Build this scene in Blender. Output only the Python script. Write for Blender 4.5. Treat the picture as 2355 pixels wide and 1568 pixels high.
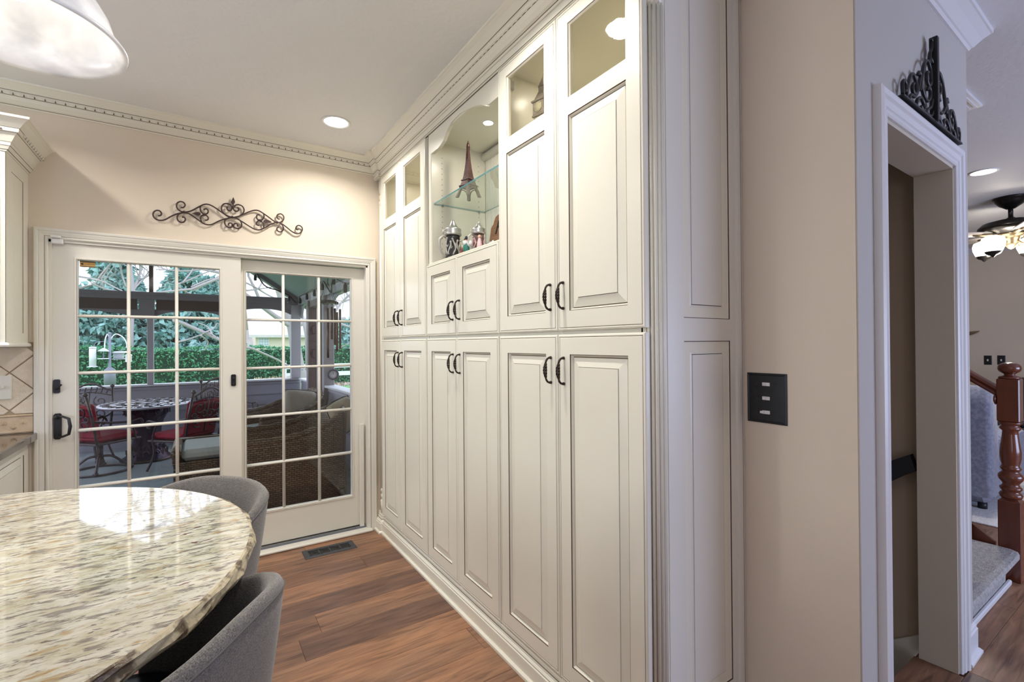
import bpy, bmesh, math, random
from mathutils import Vector, Matrix
import numpy as np
random.seed(7)
sc = bpy.context.scene
COL = sc.collection
pi = math.pi
for o in list(bpy.data.objects):
    bpy.data.objects.remove(o)

# ---------------------------------------------------------------- camera
F_PX, YAW, PITCH, ROLL, EYE = 1090.0858, 0.586591, 0.004957, -0.007317, 1.3743
_fw = Vector((math.sin(YAW)*math.cos(PITCH), math.cos(YAW)*math.cos(PITCH), math.sin(PITCH)))
_r0 = Vector((math.cos(YAW), -math.sin(YAW), 0)); _u0 = _r0.cross(_fw)
_R = _r0*math.cos(ROLL) + _u0*math.sin(ROLL)
_U = -_r0*math.sin(ROLL) + _u0*math.cos(ROLL)
CAMP = Vector((0, 0, EYE))
cd = bpy.data.cameras.new('camera'); cam = bpy.data.objects.new('camera', cd); COL.objects.link(cam)
cd.sensor_width = 36.0; cd.lens = 36.0*F_PX/2355; cd.clip_start = 0.05; cd.clip_end = 400
m = Matrix(((_R.x, _U.x, -_fw.x, 0), (_R.y, _U.y, -_fw.y, 0), (_R.z, _U.z, -_fw.z, EYE), (0, 0, 0, 1)))
cam.matrix_world = m
sc.camera = cam
def ray(px, py): return _fw + _R*((px-1177.5)/F_PX) - _U*((py-784)/F_PX)
def up(px, py, ax, v):           # the point of a real plane (X, Y or Z = v) seen at a pixel of the photograph
    d = ray(px, py); i = 'XYZ'.index(ax)
    return CAMP + d*((v-CAMP[i])/d[i])

# ---------------------------------------------------------------- world, exposure, lamps
w = bpy.data.worlds.new('sky'); sc.world = w; w.use_nodes = True
nt = w.node_tree; bg = nt.nodes['Background']
tc = nt.nodes.new('ShaderNodeTexCoord'); sx = nt.nodes.new('ShaderNodeSeparateXYZ')
cr = nt.nodes.new('ShaderNodeValToRGB')
cr.color_ramp.elements[0].position = 0.0; cr.color_ramp.elements[0].color = (0.86, 0.89, 0.97, 1)
cr.color_ramp.elements[1].position = 0.6; cr.color_ramp.elements[1].color = (0.70, 0.79, 0.98, 1)
nt.links.new(tc.outputs['Generated'], sx.inputs[0]); nt.links.new(sx.outputs['Z'], cr.inputs[0])
nt.links.new(cr.outputs[0], bg.inputs['Color']); bg.inputs['Strength'].default_value = 3.0
vs = sc.view_settings
vs.view_transform = 'Standard'; vs.look = 'None'; vs.exposure = 0.18; vs.gamma = 1.0; vs.use_curve_mapping = False
cy = sc.cycles
cy.max_bounces = 8; cy.diffuse_bounces = 4; cy.glossy_bounces = 4; cy.transmission_bounces = 6; cy.transparent_max_bounces = 16
cy.caustics_reflective = False; cy.caustics_refractive = False; cy.sample_clamp_indirect = 6.0
cy.use_denoising = True

def lamp(name, kind, loc, power, color=(1, 1, 1), size=0.1, rot=None, **k):
    l = bpy.data.lights.new(name, kind); l.energy = power; l.color = color
    if kind == 'AREA':
        l.size = size
        if 'size_y' in k: l.shape = 'RECTANGLE'; l.size_y = k['size_y']
        elif k.get('disk', True): l.shape = 'DISK'
        if 'spread' in k: l.spread = k['spread']
    else:
        l.shadow_soft_size = size
    o = bpy.data.objects.new(name, l); COL.objects.link(o); o.location = loc
    if rot: o.rotation_euler = rot
    return o
CANS = [(0.716, 3.01), (0.716, 1.44), (0.716, -0.13), (-0.985, 2.70), (-0.985, 1.44), (-0.985, -0.13), (0.716, -1.7), (-0.985, -1.7)]
for x, y in CANS:
    lamp('can_lamp', 'AREA', (x, y, 2.728), (13.5 if (x < 0 and y > 2) else 10.5) if y > 1 else 1.0, (1.0, 0.955, 0.885), 0.11, spread=math.radians(150))
# two added fill lamps, then an area lamp for daylight assumed from behind the camera
lamp('left_fill_lamp', 'AREA', (-3.1, 1.9, 1.6), 34, (0.84, 0.90, 1.0), 2.4, rot=(pi/2, 0, -pi/2), size_y=1.4)  # cool fill added at the left for the cabinet fronts, no known window
lamp('rear_fill_lamp', 'AREA', (-2.45, -2.9, 1.35), 30, (0.58, 0.70, 1.0), 1.3, rot=(pi/2, 0, 0), size_y=1.7)  # unseen blue fill, added behind the camera to brighten the cabinets low down
lamp('assumed_hall_daylight', 'AREA', (4.3, -2.9, 1.15), 112, (0.55, 0.67, 1.0), 2.5, rot=(pi/2, 0, 0), size_y=1.5)  # assumed blue daylight, placed clear of the door glass; no window is built
lamp('living_can_lamp', 'AREA', (5.33, 1.076, 2.725), 16, (1, 0.93, 0.85), 0.12)
for y_ in (2.80, 3.21, 1.60, 1.17):
    lamp('cabinet_puck_lamp', 'AREA', (1.36, y_, 2.578), 0.55, (1, 0.93, 0.82), 0.05)  # puck lights behind the glass doors, assumed from the lit interiors
lamp('niche_puck_lamp', 'AREA', (1.30, 2.17, 2.545), 1.7, (1, 0.93, 0.80), 0.05)
for x in (-0.272, -0.70):
    lamp('pendant_bulb', 'POINT', (x, 1.207, 2.03), 0.8, (1, 0.95, 0.88), 0.035)

# ---------------------------------------------------------------- materials
MATS = {}
def mat(name, col, rough=0.5, metal=0.0, spec=0.5, bump=None, emit=None, var=None, coat=0.0, sheen=0.0, alpha=None, coords='Object'):
    if name in MATS: return MATS[name]
    m = bpy.data.materials.new(name); m.use_nodes = True; nt = m.node_tree; b = nt.nodes['Principled BSDF']
    b.inputs['Base Color'].default_value = (*col, 1); b.inputs['Roughness'].default_value = rough
    b.inputs['Metallic'].default_value = metal; b.inputs['Specular IOR Level'].default_value = spec
    b.inputs['Coat Weight'].default_value = coat
    if sheen: b.inputs['Sheen Weight'].default_value = sheen
    t = nt.nodes.new('ShaderNodeTexCoord')
    if var:                                   # (scale, (stretch), second colour, low, high)
        n = nt.nodes.new('ShaderNodeTexNoise'); mp = nt.nodes.new('ShaderNodeMapping')
        mp.inputs['Scale'].default_value = var[1]; n.inputs['Scale'].default_value = var[0]; n.inputs['Detail'].default_value = 5
        r = nt.nodes.new('ShaderNodeValToRGB'); r.color_ramp.elements[0].position = var[3]; r.color_ramp.elements[1].position = var[4]
        r.color_ramp.elements[0].color = (*col, 1); r.color_ramp.elements[1].color = (*var[2], 1)
        nt.links.new(t.outputs[coords], mp.inputs[0]); nt.links.new(mp.outputs[0], n.inputs[0]); nt.links.new(n.outputs[0], r.inputs[0])
        nt.links.new(r.outputs[0], b.inputs['Base Color'])
    if bump:                                  # (scale, strength, (stretch))
        n = nt.nodes.new('ShaderNodeTexNoise'); n.inputs['Scale'].default_value = bump[0]; n.inputs['Detail'].default_value = 4
        mp = nt.nodes.new('ShaderNodeMapping'); mp.inputs['Scale'].default_value = bump[2] if len(bump) > 2 else (1, 1, 1)
        bp = nt.nodes.new('ShaderNodeBump'); bp.inputs['Strength'].default_value = bump[1]; bp.inputs['Distance'].default_value = 0.01
        nt.links.new(t.outputs['Object'], mp.inputs[0]); nt.links.new(mp.outputs[0], n.inputs[0])
        nt.links.new(n.outputs[0], bp.inputs['Height']); nt.links.new(bp.outputs[0], b.inputs['Normal'])
    if emit:
        b.inputs['Emission Color'].default_value = (*emit[0], 1); b.inputs['Emission Strength'].default_value = emit[1]
    MATS[name] = m; return m
def glassmat(name, tint=(0.96, 0.98, 0.98), ior=1.45, rough=0.0, bump=None, k=1.0):
    m = bpy.data.materials.new(name); m.use_nodes = True; nt = m.node_tree
    nt.nodes.remove(nt.nodes['Principled BSDF']); out = nt.nodes['Material Output']
    tr = nt.nodes.new('ShaderNodeBsdfTransparent'); tr.inputs[0].default_value = (*tint, 1)
    gl = nt.nodes.new('ShaderNodeBsdfGlossy'); gl.inputs['Roughness'].default_value = rough
    fr = nt.nodes.new('ShaderNodeFresnel'); fr.inputs[0].default_value = ior
    mx = nt.nodes.new('ShaderNodeMixShader')
    mu = nt.nodes.new('ShaderNodeMath'); mu.operation = 'MULTIPLY'; mu.inputs[1].default_value = k; mu.use_clamp = True
    ge = nt.nodes.new('ShaderNodeNewGeometry'); m2 = nt.nodes.new('ShaderNodeMath'); m2.operation = 'SUBTRACT'; m2.inputs[0].default_value = 1; nt.links.new(ge.outputs['Backfacing'], m2.inputs[1])
    m3 = nt.nodes.new('ShaderNodeMath'); m3.operation = 'MULTIPLY'; nt.links.new(mu.outputs[0], m3.inputs[0]); nt.links.new(m2.outputs[0], m3.inputs[1])
    nt.links.new(fr.outputs[0], mu.inputs[0]); nt.links.new(m3.outputs[0], mx.inputs[0]); nt.links.new(tr.outputs[0], mx.inputs[1]); nt.links.new(gl.outputs[0], mx.inputs[2])
    nt.links.new(mx.outputs[0], out.inputs[0])
    if bump:
        n = nt.nodes.new('ShaderNodeTexNoise'); n.inputs['Scale'].default_value = bump[0]
        t = nt.nodes.new('ShaderNodeTexCoord'); bp = nt.nodes.new('ShaderNodeBump'); bp.inputs['Strength'].default_value = bump[1]
        nt.links.new(t.outputs['Object'], n.inputs[0]); nt.links.new(n.outputs[0], bp.inputs['Height'])
        nt.links.new(bp.outputs[0], gl.inputs['Normal']); nt.links.new(bp.outputs[0], fr.inputs['Normal'])
    return m
CREAM = mat('cream_paint', (0.79, 0.765, 0.655), 0.28, spec=0.5)
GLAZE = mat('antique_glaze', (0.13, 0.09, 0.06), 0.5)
CREAMW = mat('door_paint', (0.75, 0.725, 0.655), 0.35)
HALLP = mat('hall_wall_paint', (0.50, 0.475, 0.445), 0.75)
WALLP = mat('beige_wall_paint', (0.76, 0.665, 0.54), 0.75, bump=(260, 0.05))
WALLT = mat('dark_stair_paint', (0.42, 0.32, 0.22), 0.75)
CEILP = mat('ceiling_paint', (0.78, 0.78, 0.785), 0.8, bump=(38, 0.22))
TRIMW = mat('white_trim_paint', (0.74, 0.74, 0.76), 0.32)
IRON = mat('bronze_iron', (0.045, 0.032, 0.028), 0.42, metal=0.6)
BLACK = mat('black_metal', (0.018, 0.018, 0.02), 0.38, metal=0.3)
GLASS = glassmat('window_glass', (0.975, 0.985, 0.99), 1.5, k=2.0)
SEEDY = glassmat('seedy_cabinet_glass', (0.93, 0.92, 0.88), 1.5, 0.02, bump=(22, 0.25), k=1.5)
GEDGE = mat('shelf_glass_edge', (0.10, 0.30, 0.32), 0.1, spec=0.8)
CHROME = mat('pewter', (0.55, 0.55, 0.56), 0.28, metal=0.9)
WHITEP = mat('white_plastic', (0.82, 0.82, 0.82), 0.35)
DARKP = mat('dark_hole', (0.02, 0.018, 0.015), 0.8)

def woodfloor():
    m = bpy.data.materials.new('wood_plank'); m.use_nodes = True; nt = m.node_tree; b = nt.nodes['Principled BSDF']
    t = nt.nodes.new('ShaderNodeTexCoord'); oi = nt.nodes.new('ShaderNodeObjectInfo')
    mul = nt.nodes.new('ShaderNodeVectorMath'); mul.operation = 'SCALE'; mul.inputs[0].default_value = (37, 91, 13)
    nt.links.new(oi.outputs['Random'], mul.inputs['Scale'])
    add = nt.nodes.new('ShaderNodeVectorMath'); nt.links.new(t.outputs['Object'], add.inputs[0]); nt.links.new(mul.outputs[0], add.inputs[1])
    def noise(scale, st, det=5, dist=0.0):
        mp = nt.nodes.new('ShaderNodeMapping'); mp.inputs['Scale'].default_value = st; nt.links.new(add.outputs[0], mp.inputs[0])
        n = nt.nodes.new('ShaderNodeTexNoise'); n.inputs['Scale'].default_value = scale; n.inputs['Detail'].default_value = det
        n.inputs['Distortion'].default_value = dist
        nt.links.new(mp.outputs[0], n.inputs[0]); return n
    g = noise(5, (0.9, 9, 1), 7, 0.9); bl = noise(2.2, (1, 3.2, 1), 3)
    r = nt.nodes.new('ShaderNodeValToRGB'); e = r.color_ramp.elements
    e[0].position = 0.25; e[0].color = (0.105, 0.062, 0.044, 1); e[1].position = 0.70; e[1].color = (0.33, 0.205, 0.135, 1)
    el = e.new(0.45); el.color = (0.225, 0.135, 0.09, 1)
    nt.links.new(g.outputs[0], r.inputs[0])
    pr = nt.nodes.new('ShaderNodeValToRGB'); e = pr.color_ramp.elements
    e[0].color = (0.55, 0.52, 0.56, 1); e[1].color = (1.25, 1.15, 1.0, 1); x = e.new(0.5); x.color = (0.95, 0.85, 0.78, 1)
    nt.links.new(oi.outputs['Random'], pr.inputs[0])
    mx = nt.nodes.new('ShaderNodeMix'); mx.data_type = 'RGBA'; mx.blend_type = 'MULTIPLY'; mx.inputs['Factor'].default_value = 1
    nt.links.new(r.outputs[0], mx.inputs['A']); nt.links.new(pr.outputs[0], mx.inputs['B'])
    r2 = nt.nodes.new('ShaderNodeValToRGB'); e = r2.color_ramp.elements
    e[0].position = 0.3; e[0].color = (0.78, 0.78, 0.84, 1); e[1].position = 0.7; e[1].color = (1.25, 1.12, 1.0, 1)
    nt.links.new(bl.outputs[0], r2.inputs[0])
    m2 = nt.nodes.new('ShaderNodeMix'); m2.data_type = 'RGBA'; m2.blend_type = 'MULTIPLY'; m2.inputs['Factor'].default_value = 1
    nt.links.new(mx.outputs['Result'], m2.inputs['A']); nt.links.new(r2.outputs[0], m2.inputs['B'])
    nt.links.new(m2.outputs['Result'], b.inputs['Base Color']); b.inputs['Roughness'].default_value = 0.42
    bp = nt.nodes.new('ShaderNodeBump'); bp.inputs['Strength'].default_value = 0.15; bp.inputs['Distance'].default_value = 0.004
    nt.links.new(g.outputs[0], bp.inputs['Height']); nt.links.new(bp.outputs[0], b.inputs['Normal'])
    return m
WOODF = woodfloor()

def granite():
    m = bpy.data.materials.new('speckled_granite'); m.use_nodes = True; nt = m.node_tree; b = nt.nodes['Principled BSDF']
    t = nt.nodes.new('ShaderNodeTexCoord')
    def noise(scale, st, det, rot=0.25, off=0.0):
        mp = nt.nodes.new('ShaderNodeMapping'); mp.inputs['Scale'].default_value = st; mp.inputs['Rotation'].default_value = (0, 0, rot)
        mp.inputs['Location'].default_value = (off, off*2, off)
        nt.links.new(t.outputs['Object'], mp.inputs[0])
        n = nt.nodes.new('ShaderNodeTexNoise'); n.inputs['Scale'].default_value = scale; n.inputs['Detail'].default_value = det
        n.inputs['Roughness'].default_value = 0.62; n.inputs['Distortion'].default_value = 0.5
        nt.links.new(mp.outputs[0], n.inputs[0]); return n
    def layer(base, n, lo, hi, col):
        r = nt.nodes.new('ShaderNodeMapRange'); r.inputs['From Min'].default_value = lo; r.inputs['From Max'].default_value = hi
        nt.links.new(n.outputs[0], r.inputs[0])
        x = nt.nodes.new('ShaderNodeMix'); x.data_type = 'RGBA'; nt.links.new(r.outputs[0], x.inputs['Factor'])
        if isinstance(base, tuple): x.inputs['A'].default_value = (*base, 1)
        else: nt.links.new(base, x.inputs['A'])
        x.inputs['B'].default_value = (*col, 1); return x.outputs['Result']
    st = (24, 88, 40)
    c = layer((0.50, 0.46, 0.33), noise(1.0, (18, 46, 26), 4, 0.22, 3), 0.38, 0.60, (0.66, 0.64, 0.55))
    c = layer(c, noise(1.6, (9, 26, 14), 4, 0.12, 9), 0.585, 0.68, (0.40, 0.27, 0.12))
    c = layer(c, noise(1.0, st, 5, 0.22, 1), 0.525, 0.61, (0.23, 0.205, 0.18))
    c = layer(c, noise(1.7, st, 5, 0.30, 5), 0.575, 0.66, (0.10, 0.085, 0.085))
    c = layer(c, noise(1.5, (12, 30, 18), 2, 0.3, 21), 0.69, 0.72, (0.13, 0.035, 0.04))
    nt.links.new(c, b.inputs['Base Color']); b.inputs['Roughness'].default_value = 0.06; b.inputs['Specular IOR Level'].default_value = 0.65
    b.inputs['Coat Weight'].default_value = 0.5; b.inputs['Coat Roughness'].default_value = 0.02
    return m
GRANITE = granite()
DGRAN = mat('dark_brown_granite', (0.10, 0.075, 0.05), 0.08, var=(60, (1, 1, 1), (0.03, 0.025, 0.022), 0.4, 0.6), coat=0.4)

# ---------------------------------------------------------------- mesh builder
ORG = {}
def V3(p): return Vector(p)
class MB:
    def __init__(s): s.v = []; s.f = []; s.m = []; s.sm = []
    def add(s, vs, fs, mi=0, smooth=False):
        k = len(s.v); s.v.extend([tuple(v) for v in vs])
        for i, f in enumerate(fs):
            s.f.append([k+j for j in f]); s.m.append(mi[i] if isinstance(mi, list) else mi); s.sm.append(smooth)
        return s
    def box(s, x0, x1, y0, y1, z0, z1, c=0.0, mi=0, M=None):
        if x1 < x0: x0, x1 = x1, x0
        if y1 < y0: y0, y1 = y1, y0
        if z1 < z0: z0, z1 = z1, z0
        c = min(c, (x1-x0)*.45, (y1-y0)*.45, (z1-z0)*.45)
        if c <= 0:
            vs = [(x0, y0, z0), (x1, y0, z0), (x1, y1, z0), (x0, y1, z0), (x0, y0, z1), (x1, y0, z1), (x1, y1, z1), (x0, y1, z1)]
            fs = [(0, 3, 2, 1), (4, 5, 6, 7), (0, 1, 5, 4), (1, 2, 6, 5), (2, 3, 7, 6), (3, 0, 4, 7)]
        else:
            vs = []; fs = []
            X = (x0, x1); Y = (y0, y1); Z = (z0, z1); idx = {}
            for i in (0, 1):
                for j in (0, 1):
                    for k in (0, 1):
                        sx, sy, sz = (c if i == 0 else -c), (c if j == 0 else -c), (c if k == 0 else -c)
                        idx[(i, j, k, 'x')] = len(vs); vs.append((X[i], Y[j]+sy, Z[k]+sz))
                        idx[(i, j, k, 'y')] = len(vs); vs.append((X[i]+sx, Y[j], Z[k]+sz))
                        idx[(i, j, k, 'z')] = len(vs); vs.append((X[i]+sx, Y[j]+sy, Z[k]))
            g = lambda i, j, k, a: idx[(i, j, k, a)]
            for i in (0, 1):
                f = [g(i, 0, 0, 'x'), g(i, 1, 0, 'x'), g(i, 1, 1, 'x'), g(i, 0, 1, 'x')]; fs.append(f if i else f[::-1])
                f = [g(0, i, 0, 'y'), g(1, i, 0, 'y'), g(1, i, 1, 'y'), g(0, i, 1, 'y')]; fs.append(f[::-1] if i else f)
                f = [g(0, 0, i, 'z'), g(1, 0, i, 'z'), g(1, 1, i, 'z'), g(0, 1, i, 'z')]; fs.append(f if i else f[::-1])
            for a in (0, 1):
                for b_ in (0, 1):
                    f = [g(a, b_, 0, 'x'), g(a, b_, 1, 'x'), g(a, b_, 1, 'y'), g(a, b_, 0, 'y')]; fs.append(f if a != b_ else f[::-1])
                    f = [g(a, 0, b_, 'x'), g(a, 1, b_, 'x'), g(a, 1, b_, 'z'), g(a, 0, b_, 'z')]; fs.append(f[::-1] if a != b_ else f)
                    f = [g(0, a, b_, 'y'), g(1, a, b_, 'y'), g(1, a, b_, 'z'), g(0, a, b_, 'z')]; fs.append(f if a != b_ else f[::-1])
            for i in (0, 1):
                for j in (0, 1):
                    for k in (0, 1):
                        f = [g(i, j, k, 'x'), g(i, j, k, 'y'), g(i, j, k, 'z')]; fs.append(f if (i+j+k) % 2 else f[::-1])
        if M: vs = [M @ Vector(v) for v in vs]
        return s.add(vs, fs, mi)
    def lathe(s, prof, c=(0, 0, 0), n=24, mi=0, axis='Z', smooth=True, a0=0.0, a1=2*pi, M=None, sx=1.0, sy=1.0):
        full = abs(a1-a0-2*pi) < 1e-6; k = n if full else n+1
        vs = []; fs = []
        for r, z in prof:
            for i in range(k):
                a = a0+(a1-a0)*i/n; p = (r*math.cos(a)*sx, r*math.sin(a)*sy, z)
                if axis == 'X': p = (p[2], p[0], p[1])
                if axis == 'Y': p = (p[1], p[2], p[0])
                vs.append(Vector(p)+Vector(c))
        for j in range(len(prof)-1):
            for i in range(n):
                a, b = j*k+i, j*k+(i+1) % k if full else j*k+i+1
                fs.append((a, b, b+k, a+k))
        loop = len(prof) >= 5 and prof[0][0] > 1e-3 and prof[-1][0] > 1e-3 and math.dist(prof[0], prof[-1]) < .02
        if full and loop:
            j = len(prof)-1
            for i in range(n): fs.append((j*k+i, j*k+(i+1) % k, (i+1) % k, i))
        elif full:
            if prof[0][0] > 1e-6: fs.append(tuple(range(k))[::-1])
            if prof[-1][0] > 1e-6: fs.append(tuple((len(prof)-1)*k+i for i in range(k)))
        if M: vs = [M @ v for v in vs]
        return s.add(vs, fs, mi, smooth)
    def tube(s, pts, r, n=8, mi=0, closed=False, caps=True, flat=None, smooth=True):
        pts = [Vector(p) for p in pts]; N = len(pts)
        rr = r if isinstance(r, (list, tuple)) else [r]*N
        T = []
        for i in range(N):
            a = pts[(i-1) % N] if (closed or i) else pts[0]; b = pts[(i+1) % N] if (closed or i < N-1) else pts[-1]
            d = (b-a); T.append(d.normalized() if d.length > 1e-9 else Vector((0, 0, 1)))
        ref = Vector((0, 0, 1)) if abs(T[0].z) < 0.9 else Vector((1, 0, 0))
        if flat is not None: ref = Vector(flat)
        nrm = (ref - T[0]*ref.dot(T[0])).normalized()
        vs = []
        for i in range(N):
            if flat is not None: nrm = Vector(flat)
            nrm = (nrm - T[i]*nrm.dot(T[i]))
            nrm = nrm.normalized() if nrm.length > 1e-6 else Vector((1, 0, 0))
            bi = T[i].cross(nrm)
            for k in range(n):
                a = 2*pi*k/n; vs.append(pts[i] + (nrm*math.cos(a) + bi*math.sin(a))*rr[i])
        fs = []
        for i in range(N if closed else N-1):
            for k in range(n):
                a = i*n+k; b = i*n+(k+1) % n; c = ((i+1) % N)*n+(k+1) % n; d = ((i+1) % N)*n+k
                fs.append((a, b, c, d))
        if caps and not closed:
            fs.append(tuple(range(n))[::-1]); fs.append(tuple((N-1)*n+k for k in range(n)))
        return s.add(vs, fs, mi, smooth)
    def sweep(s, path, prof, N, mi=0, closed=False, caps=True, side=1):
        """prof: list of (s,t[,mat]) - s sideways (T x N), t along N"""
        path = [Vector(p) for p in path]; N = Vector(N).normalized(); n = len(path); k = len(prof)
        vs = []
        for i in range(n):
            a = path[i]-path[i-1] if (i or closed) else path[1]-path[0]
            b = path[(i+1) % n]-path[i] if (i < n-1 or closed) else a
            sa = a.normalized().cross(N)*side; sb = b.normalized().cross(N)*side
            mdir = (sa+sb).normalized(); c = max(0.2, mdir.dot(sa)); mdir = mdir/c
            for p in prof: vs.append(path[i] + mdir*p[0] + N*p[1])
        fs = []; ms = []
        for i in range(n if closed else n-1):
            for j in range(k-1):
                a = i*k+j; b = ((i+1) % n)*k+j
                f = (a, b, b+1, a+1); fs.append(f if side > 0 else f[::-1]); ms.append(prof[j][2] if len(prof[j]) > 2 else mi)
        if caps and not closed:
            fs.append(tuple(range(k))); ms.append(mi); fs.append(tuple((n-1)*k+j for j in range(k))[::-1]); ms.append(mi)
        return s.add(vs, fs, ms)
    def rings(s, O, U, V, N, w, h, rg, close=True, mi=0):
        """nested rectangles on a plane: rg = [(inset, height, matindex of band to the next)]"""
        O, U, V, N = map(Vector, (O, U, V, N)); vs = []; fs = []; ms = []
        for q in rg:
            i, d = q[0], q[1]
            for a, b in ((i, i), (w-i, i), (w-i, h-i), (i, h-i)): vs.append(O+U*a+V*b+N*d)
        for j in range(len(rg)-1):
            for k in range(4):
                a = j*4+k; b = j*4+(k+1) % 4; fs.append((a, b, b+4, a+4)); ms.append(rg[j][2] if len(rg[j]) > 2 else mi)
        if close:
            j = len(rg)-1; fs.append((j*4, j*4+1, j*4+2, j*4+3)); ms.append(mi)
        return s.add(vs, fs, ms)
    def prism(s, poly, O, U, V, N, t, mi=0):
        O, U, V, N = map(Vector, (O, U, V, N)); n = len(poly)
        vs = [O+U*a+V*b for a, b in poly] + [O+U*a+V*b+N*t for a, b in poly]
        fs = [tuple(range(n))[::-1], tuple(range(n, 2*n))] + [(i, (i+1) % n, n+(i+1) % n, n+i) for i in range(n)]
        return s.add(vs, fs, mi)
    def ball(s, c, r, n=10, mi=0, sz=1.0):
        pr = [(r*math.sin(pi*i/n), -r*sz*math.cos(pi*i/n)) for i in range(n+1)]; pr[0] = (0, -r*sz); pr[-1] = (0, r*sz)
        return s.lathe(pr, c, max(8, n), mi)
    def obj(s, name, mats, parent=None, kind=None, smooth=None, normals=True):
        if not isinstance(mats, (list, tuple)): mats = [mats]
        o_ = Vector((0, 0, 0))
        if parent is not None: o_ = ORG.get(root(parent).name, Vector((0, 0, 0)))
        me = bpy.data.meshes.new(name)
        me.from_pydata([(v[0]-o_.x, v[1]-o_.y, v[2]-o_.z) for v in s.v], [], s.f); 
        for m_ in mats: me.materials.append(m_)
        for p, mi_, sm in zip(me.polygons, s.m, s.sm): p.material_index = mi_; p.use_smooth = sm if smooth is None else smooth
        if normals:
            bm = bmesh.new(); bm.from_mesh(me); bmesh.ops.remove_doubles(bm, verts=bm.verts, dist=1e-5)
            bmesh.ops.recalc_face_normals(bm, faces=bm.faces); bm.to_mesh(me); bm.free()
        me.update()
        ob = bpy.data.objects.new(name, me); COL.objects.link(ob)
        if parent is not None: ob.parent = parent
        if kind: ob['kind'] = kind
        return ob
def root(o):
    while o.parent is not None: o = o.parent
    return o
def tag(o, label=None, cat=None, group=None, kind=None):
    if label: o['label'] = label
    if cat: o['category'] = cat
    if group: o['group'] = group
    if kind: o['kind'] = kind
    return o
def thing(name, label, cat, loc, rz=0.0, group=None, kind=None, local=False):
    o = bpy.data.objects.new(name, None); COL.objects.link(o); o.location = loc; o.rotation_euler = (0, 0, rz)
    o.empty_display_size = 0.1
    ORG[o.name] = Vector((0, 0, 0)) if local else Vector(loc)
    return tag(o, label, cat, group, kind)
def struct(name, mb, mats, parent=None, **k):
    o = mb.obj(name, mats, parent, **k)
    if parent is None: o['kind'] = 'structure'
    return o
def copy_tree(o, parent=None, loc=None, rz=None):
    c = o.copy(); COL.objects.link(c)
    if parent is not None: c.parent = parent
    for ch in list(o.children): copy_tree(ch, c)
    if loc is not None: c.location = loc
    if rz is not None: c.rotation_euler = (0, 0, rz)
    return c
# ================================================================= the room shell
B = 3.518          # plane of the door wall
H = 2.74
OX0, OX1, OZ = -0.666, 1.055, 1.957      # opening of the sliding door
s = MB()
s.box(-3.2, OX0, B, B+.15, -.1, H); s.box(OX1, 1.74, B, B+.15, -.1, H); s.box(OX0, OX1, B, B+.15, OZ, H)
s.box(OX0, OX1, B, B+.15, -.1, -.012)
struct('wall_back', s, WALLP)
s = MB(); s.box(1.628, 1.74, .6045, B, -.02, H); struct('wall_right', s, WALLP)
s = MB(); s.box(-3.32, -3.2, -3.12, B+.15, -.1, H); struct('wall_left', s, WALLP)
s = MB(); s.box(-3.2, 9.8, -3.12, -3.0, -.1, H); struct('wall_rear', s, WALLP)
s = MB(); s.box(9.7, 9.82, -3.12, 6.1, -.1, H); struct('wall_far_right', s, WALLP)
s = MB(); s.box(2.845, 9.7, 6.0, 6.12, -.1, H); struct('wall_living_back', s, WALLP)
s = MB(); s.box(-3.32, 9.82, -3.12, B+.15, H, H+.1); s.box(1.74, 9.82, B+.15, 6.12, H, H+.1); struct('ceiling', s, CEILP)
# the hall wall with the doorway to the basement stairs
WA = math.radians(1.24)
WM = Matrix.Translation((1.628, .60, 0)) @ Matrix.Rotation(WA, 4, 'Z')
def W_(u, d, z): return WM @ Vector((u, d, z))
DU0, DU1, DZ = 0.208, 0.985, 2.094; WL = 1.219; WT = .118
s = MB()
s.box(.0034, DU0, 0, WT, -.02, H, M=WM); s.box(DU1, WL, 0, WT, -.02, H, M=WM); s.box(DU0, DU1, 0, WT, DZ, H, M=WM)
struct('wall_hall', s, HALLP)
s = MB()
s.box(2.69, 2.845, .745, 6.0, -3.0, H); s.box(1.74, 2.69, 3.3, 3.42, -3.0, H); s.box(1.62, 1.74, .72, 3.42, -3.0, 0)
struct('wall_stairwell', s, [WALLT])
s = MB(); s.box(1.7415, 2.688, .76, 3.29, -3.05, -3.0); struct('floor_basement', s, mat('concrete', (.3, .3, .3), .8))

# ---- floor
FL = MB()
FL.box(-3.2, 1.74, -3.0, B, -.04, -.0085); FL.box(1.74, 9.7, -3.0, .762, -.04, -.0085); FL.box(2.845, 9.7, .762, 6.0, -.04, -.0085)
floor = struct('floor', FL, WOODF)
PW, PL = .180, 1.22
pm = {}
def plank(x0, x1, y0, y1):
    if x1-x0 < .03 or y1-y0 < .03: return
    key = (round(x1-x0, 3), round(y1-y0, 3))
    cx, cy_ = (x0+x1)/2, (y0+y1)/2
    if key in pm:
        o = pm[key].copy(); COL.objects.link(o)
    else:
        b_ = MB(); hx, hy = key[0]/2-.0004, key[1]/2-.0004; b_.box(-hx, hx, -hy, hy, -.0085, 0, c=.0012)
        o = b_.obj('plank', WOODF, floor); pm[key] = o
    o.location = (cx, cy_, 0)
def rows(ya, yb, xa, xb, off0):
    k = math.floor((ya+.30)/PW)
    y = -.30+k*PW
    while y < yb:
        r_ = random.Random(round(y*100)); off = r_.random()*PL
        x = -3.0+off-PL
        while x < xb:
            a, c = max(x, xa), min(x+PL, xb)
            if c > a: plank(a, c, max(y, ya), min(y+PW, yb))
            x += PL
        y += PW
rows(-.12, .60, -1.0, 9.5, 0); rows(.60, 3.513, -1.35, 1.625, 0); rows(.60, .762, 1.90, 2.60, 0); rows(.60, 2.4, 2.85, 9.5, 0)

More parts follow.
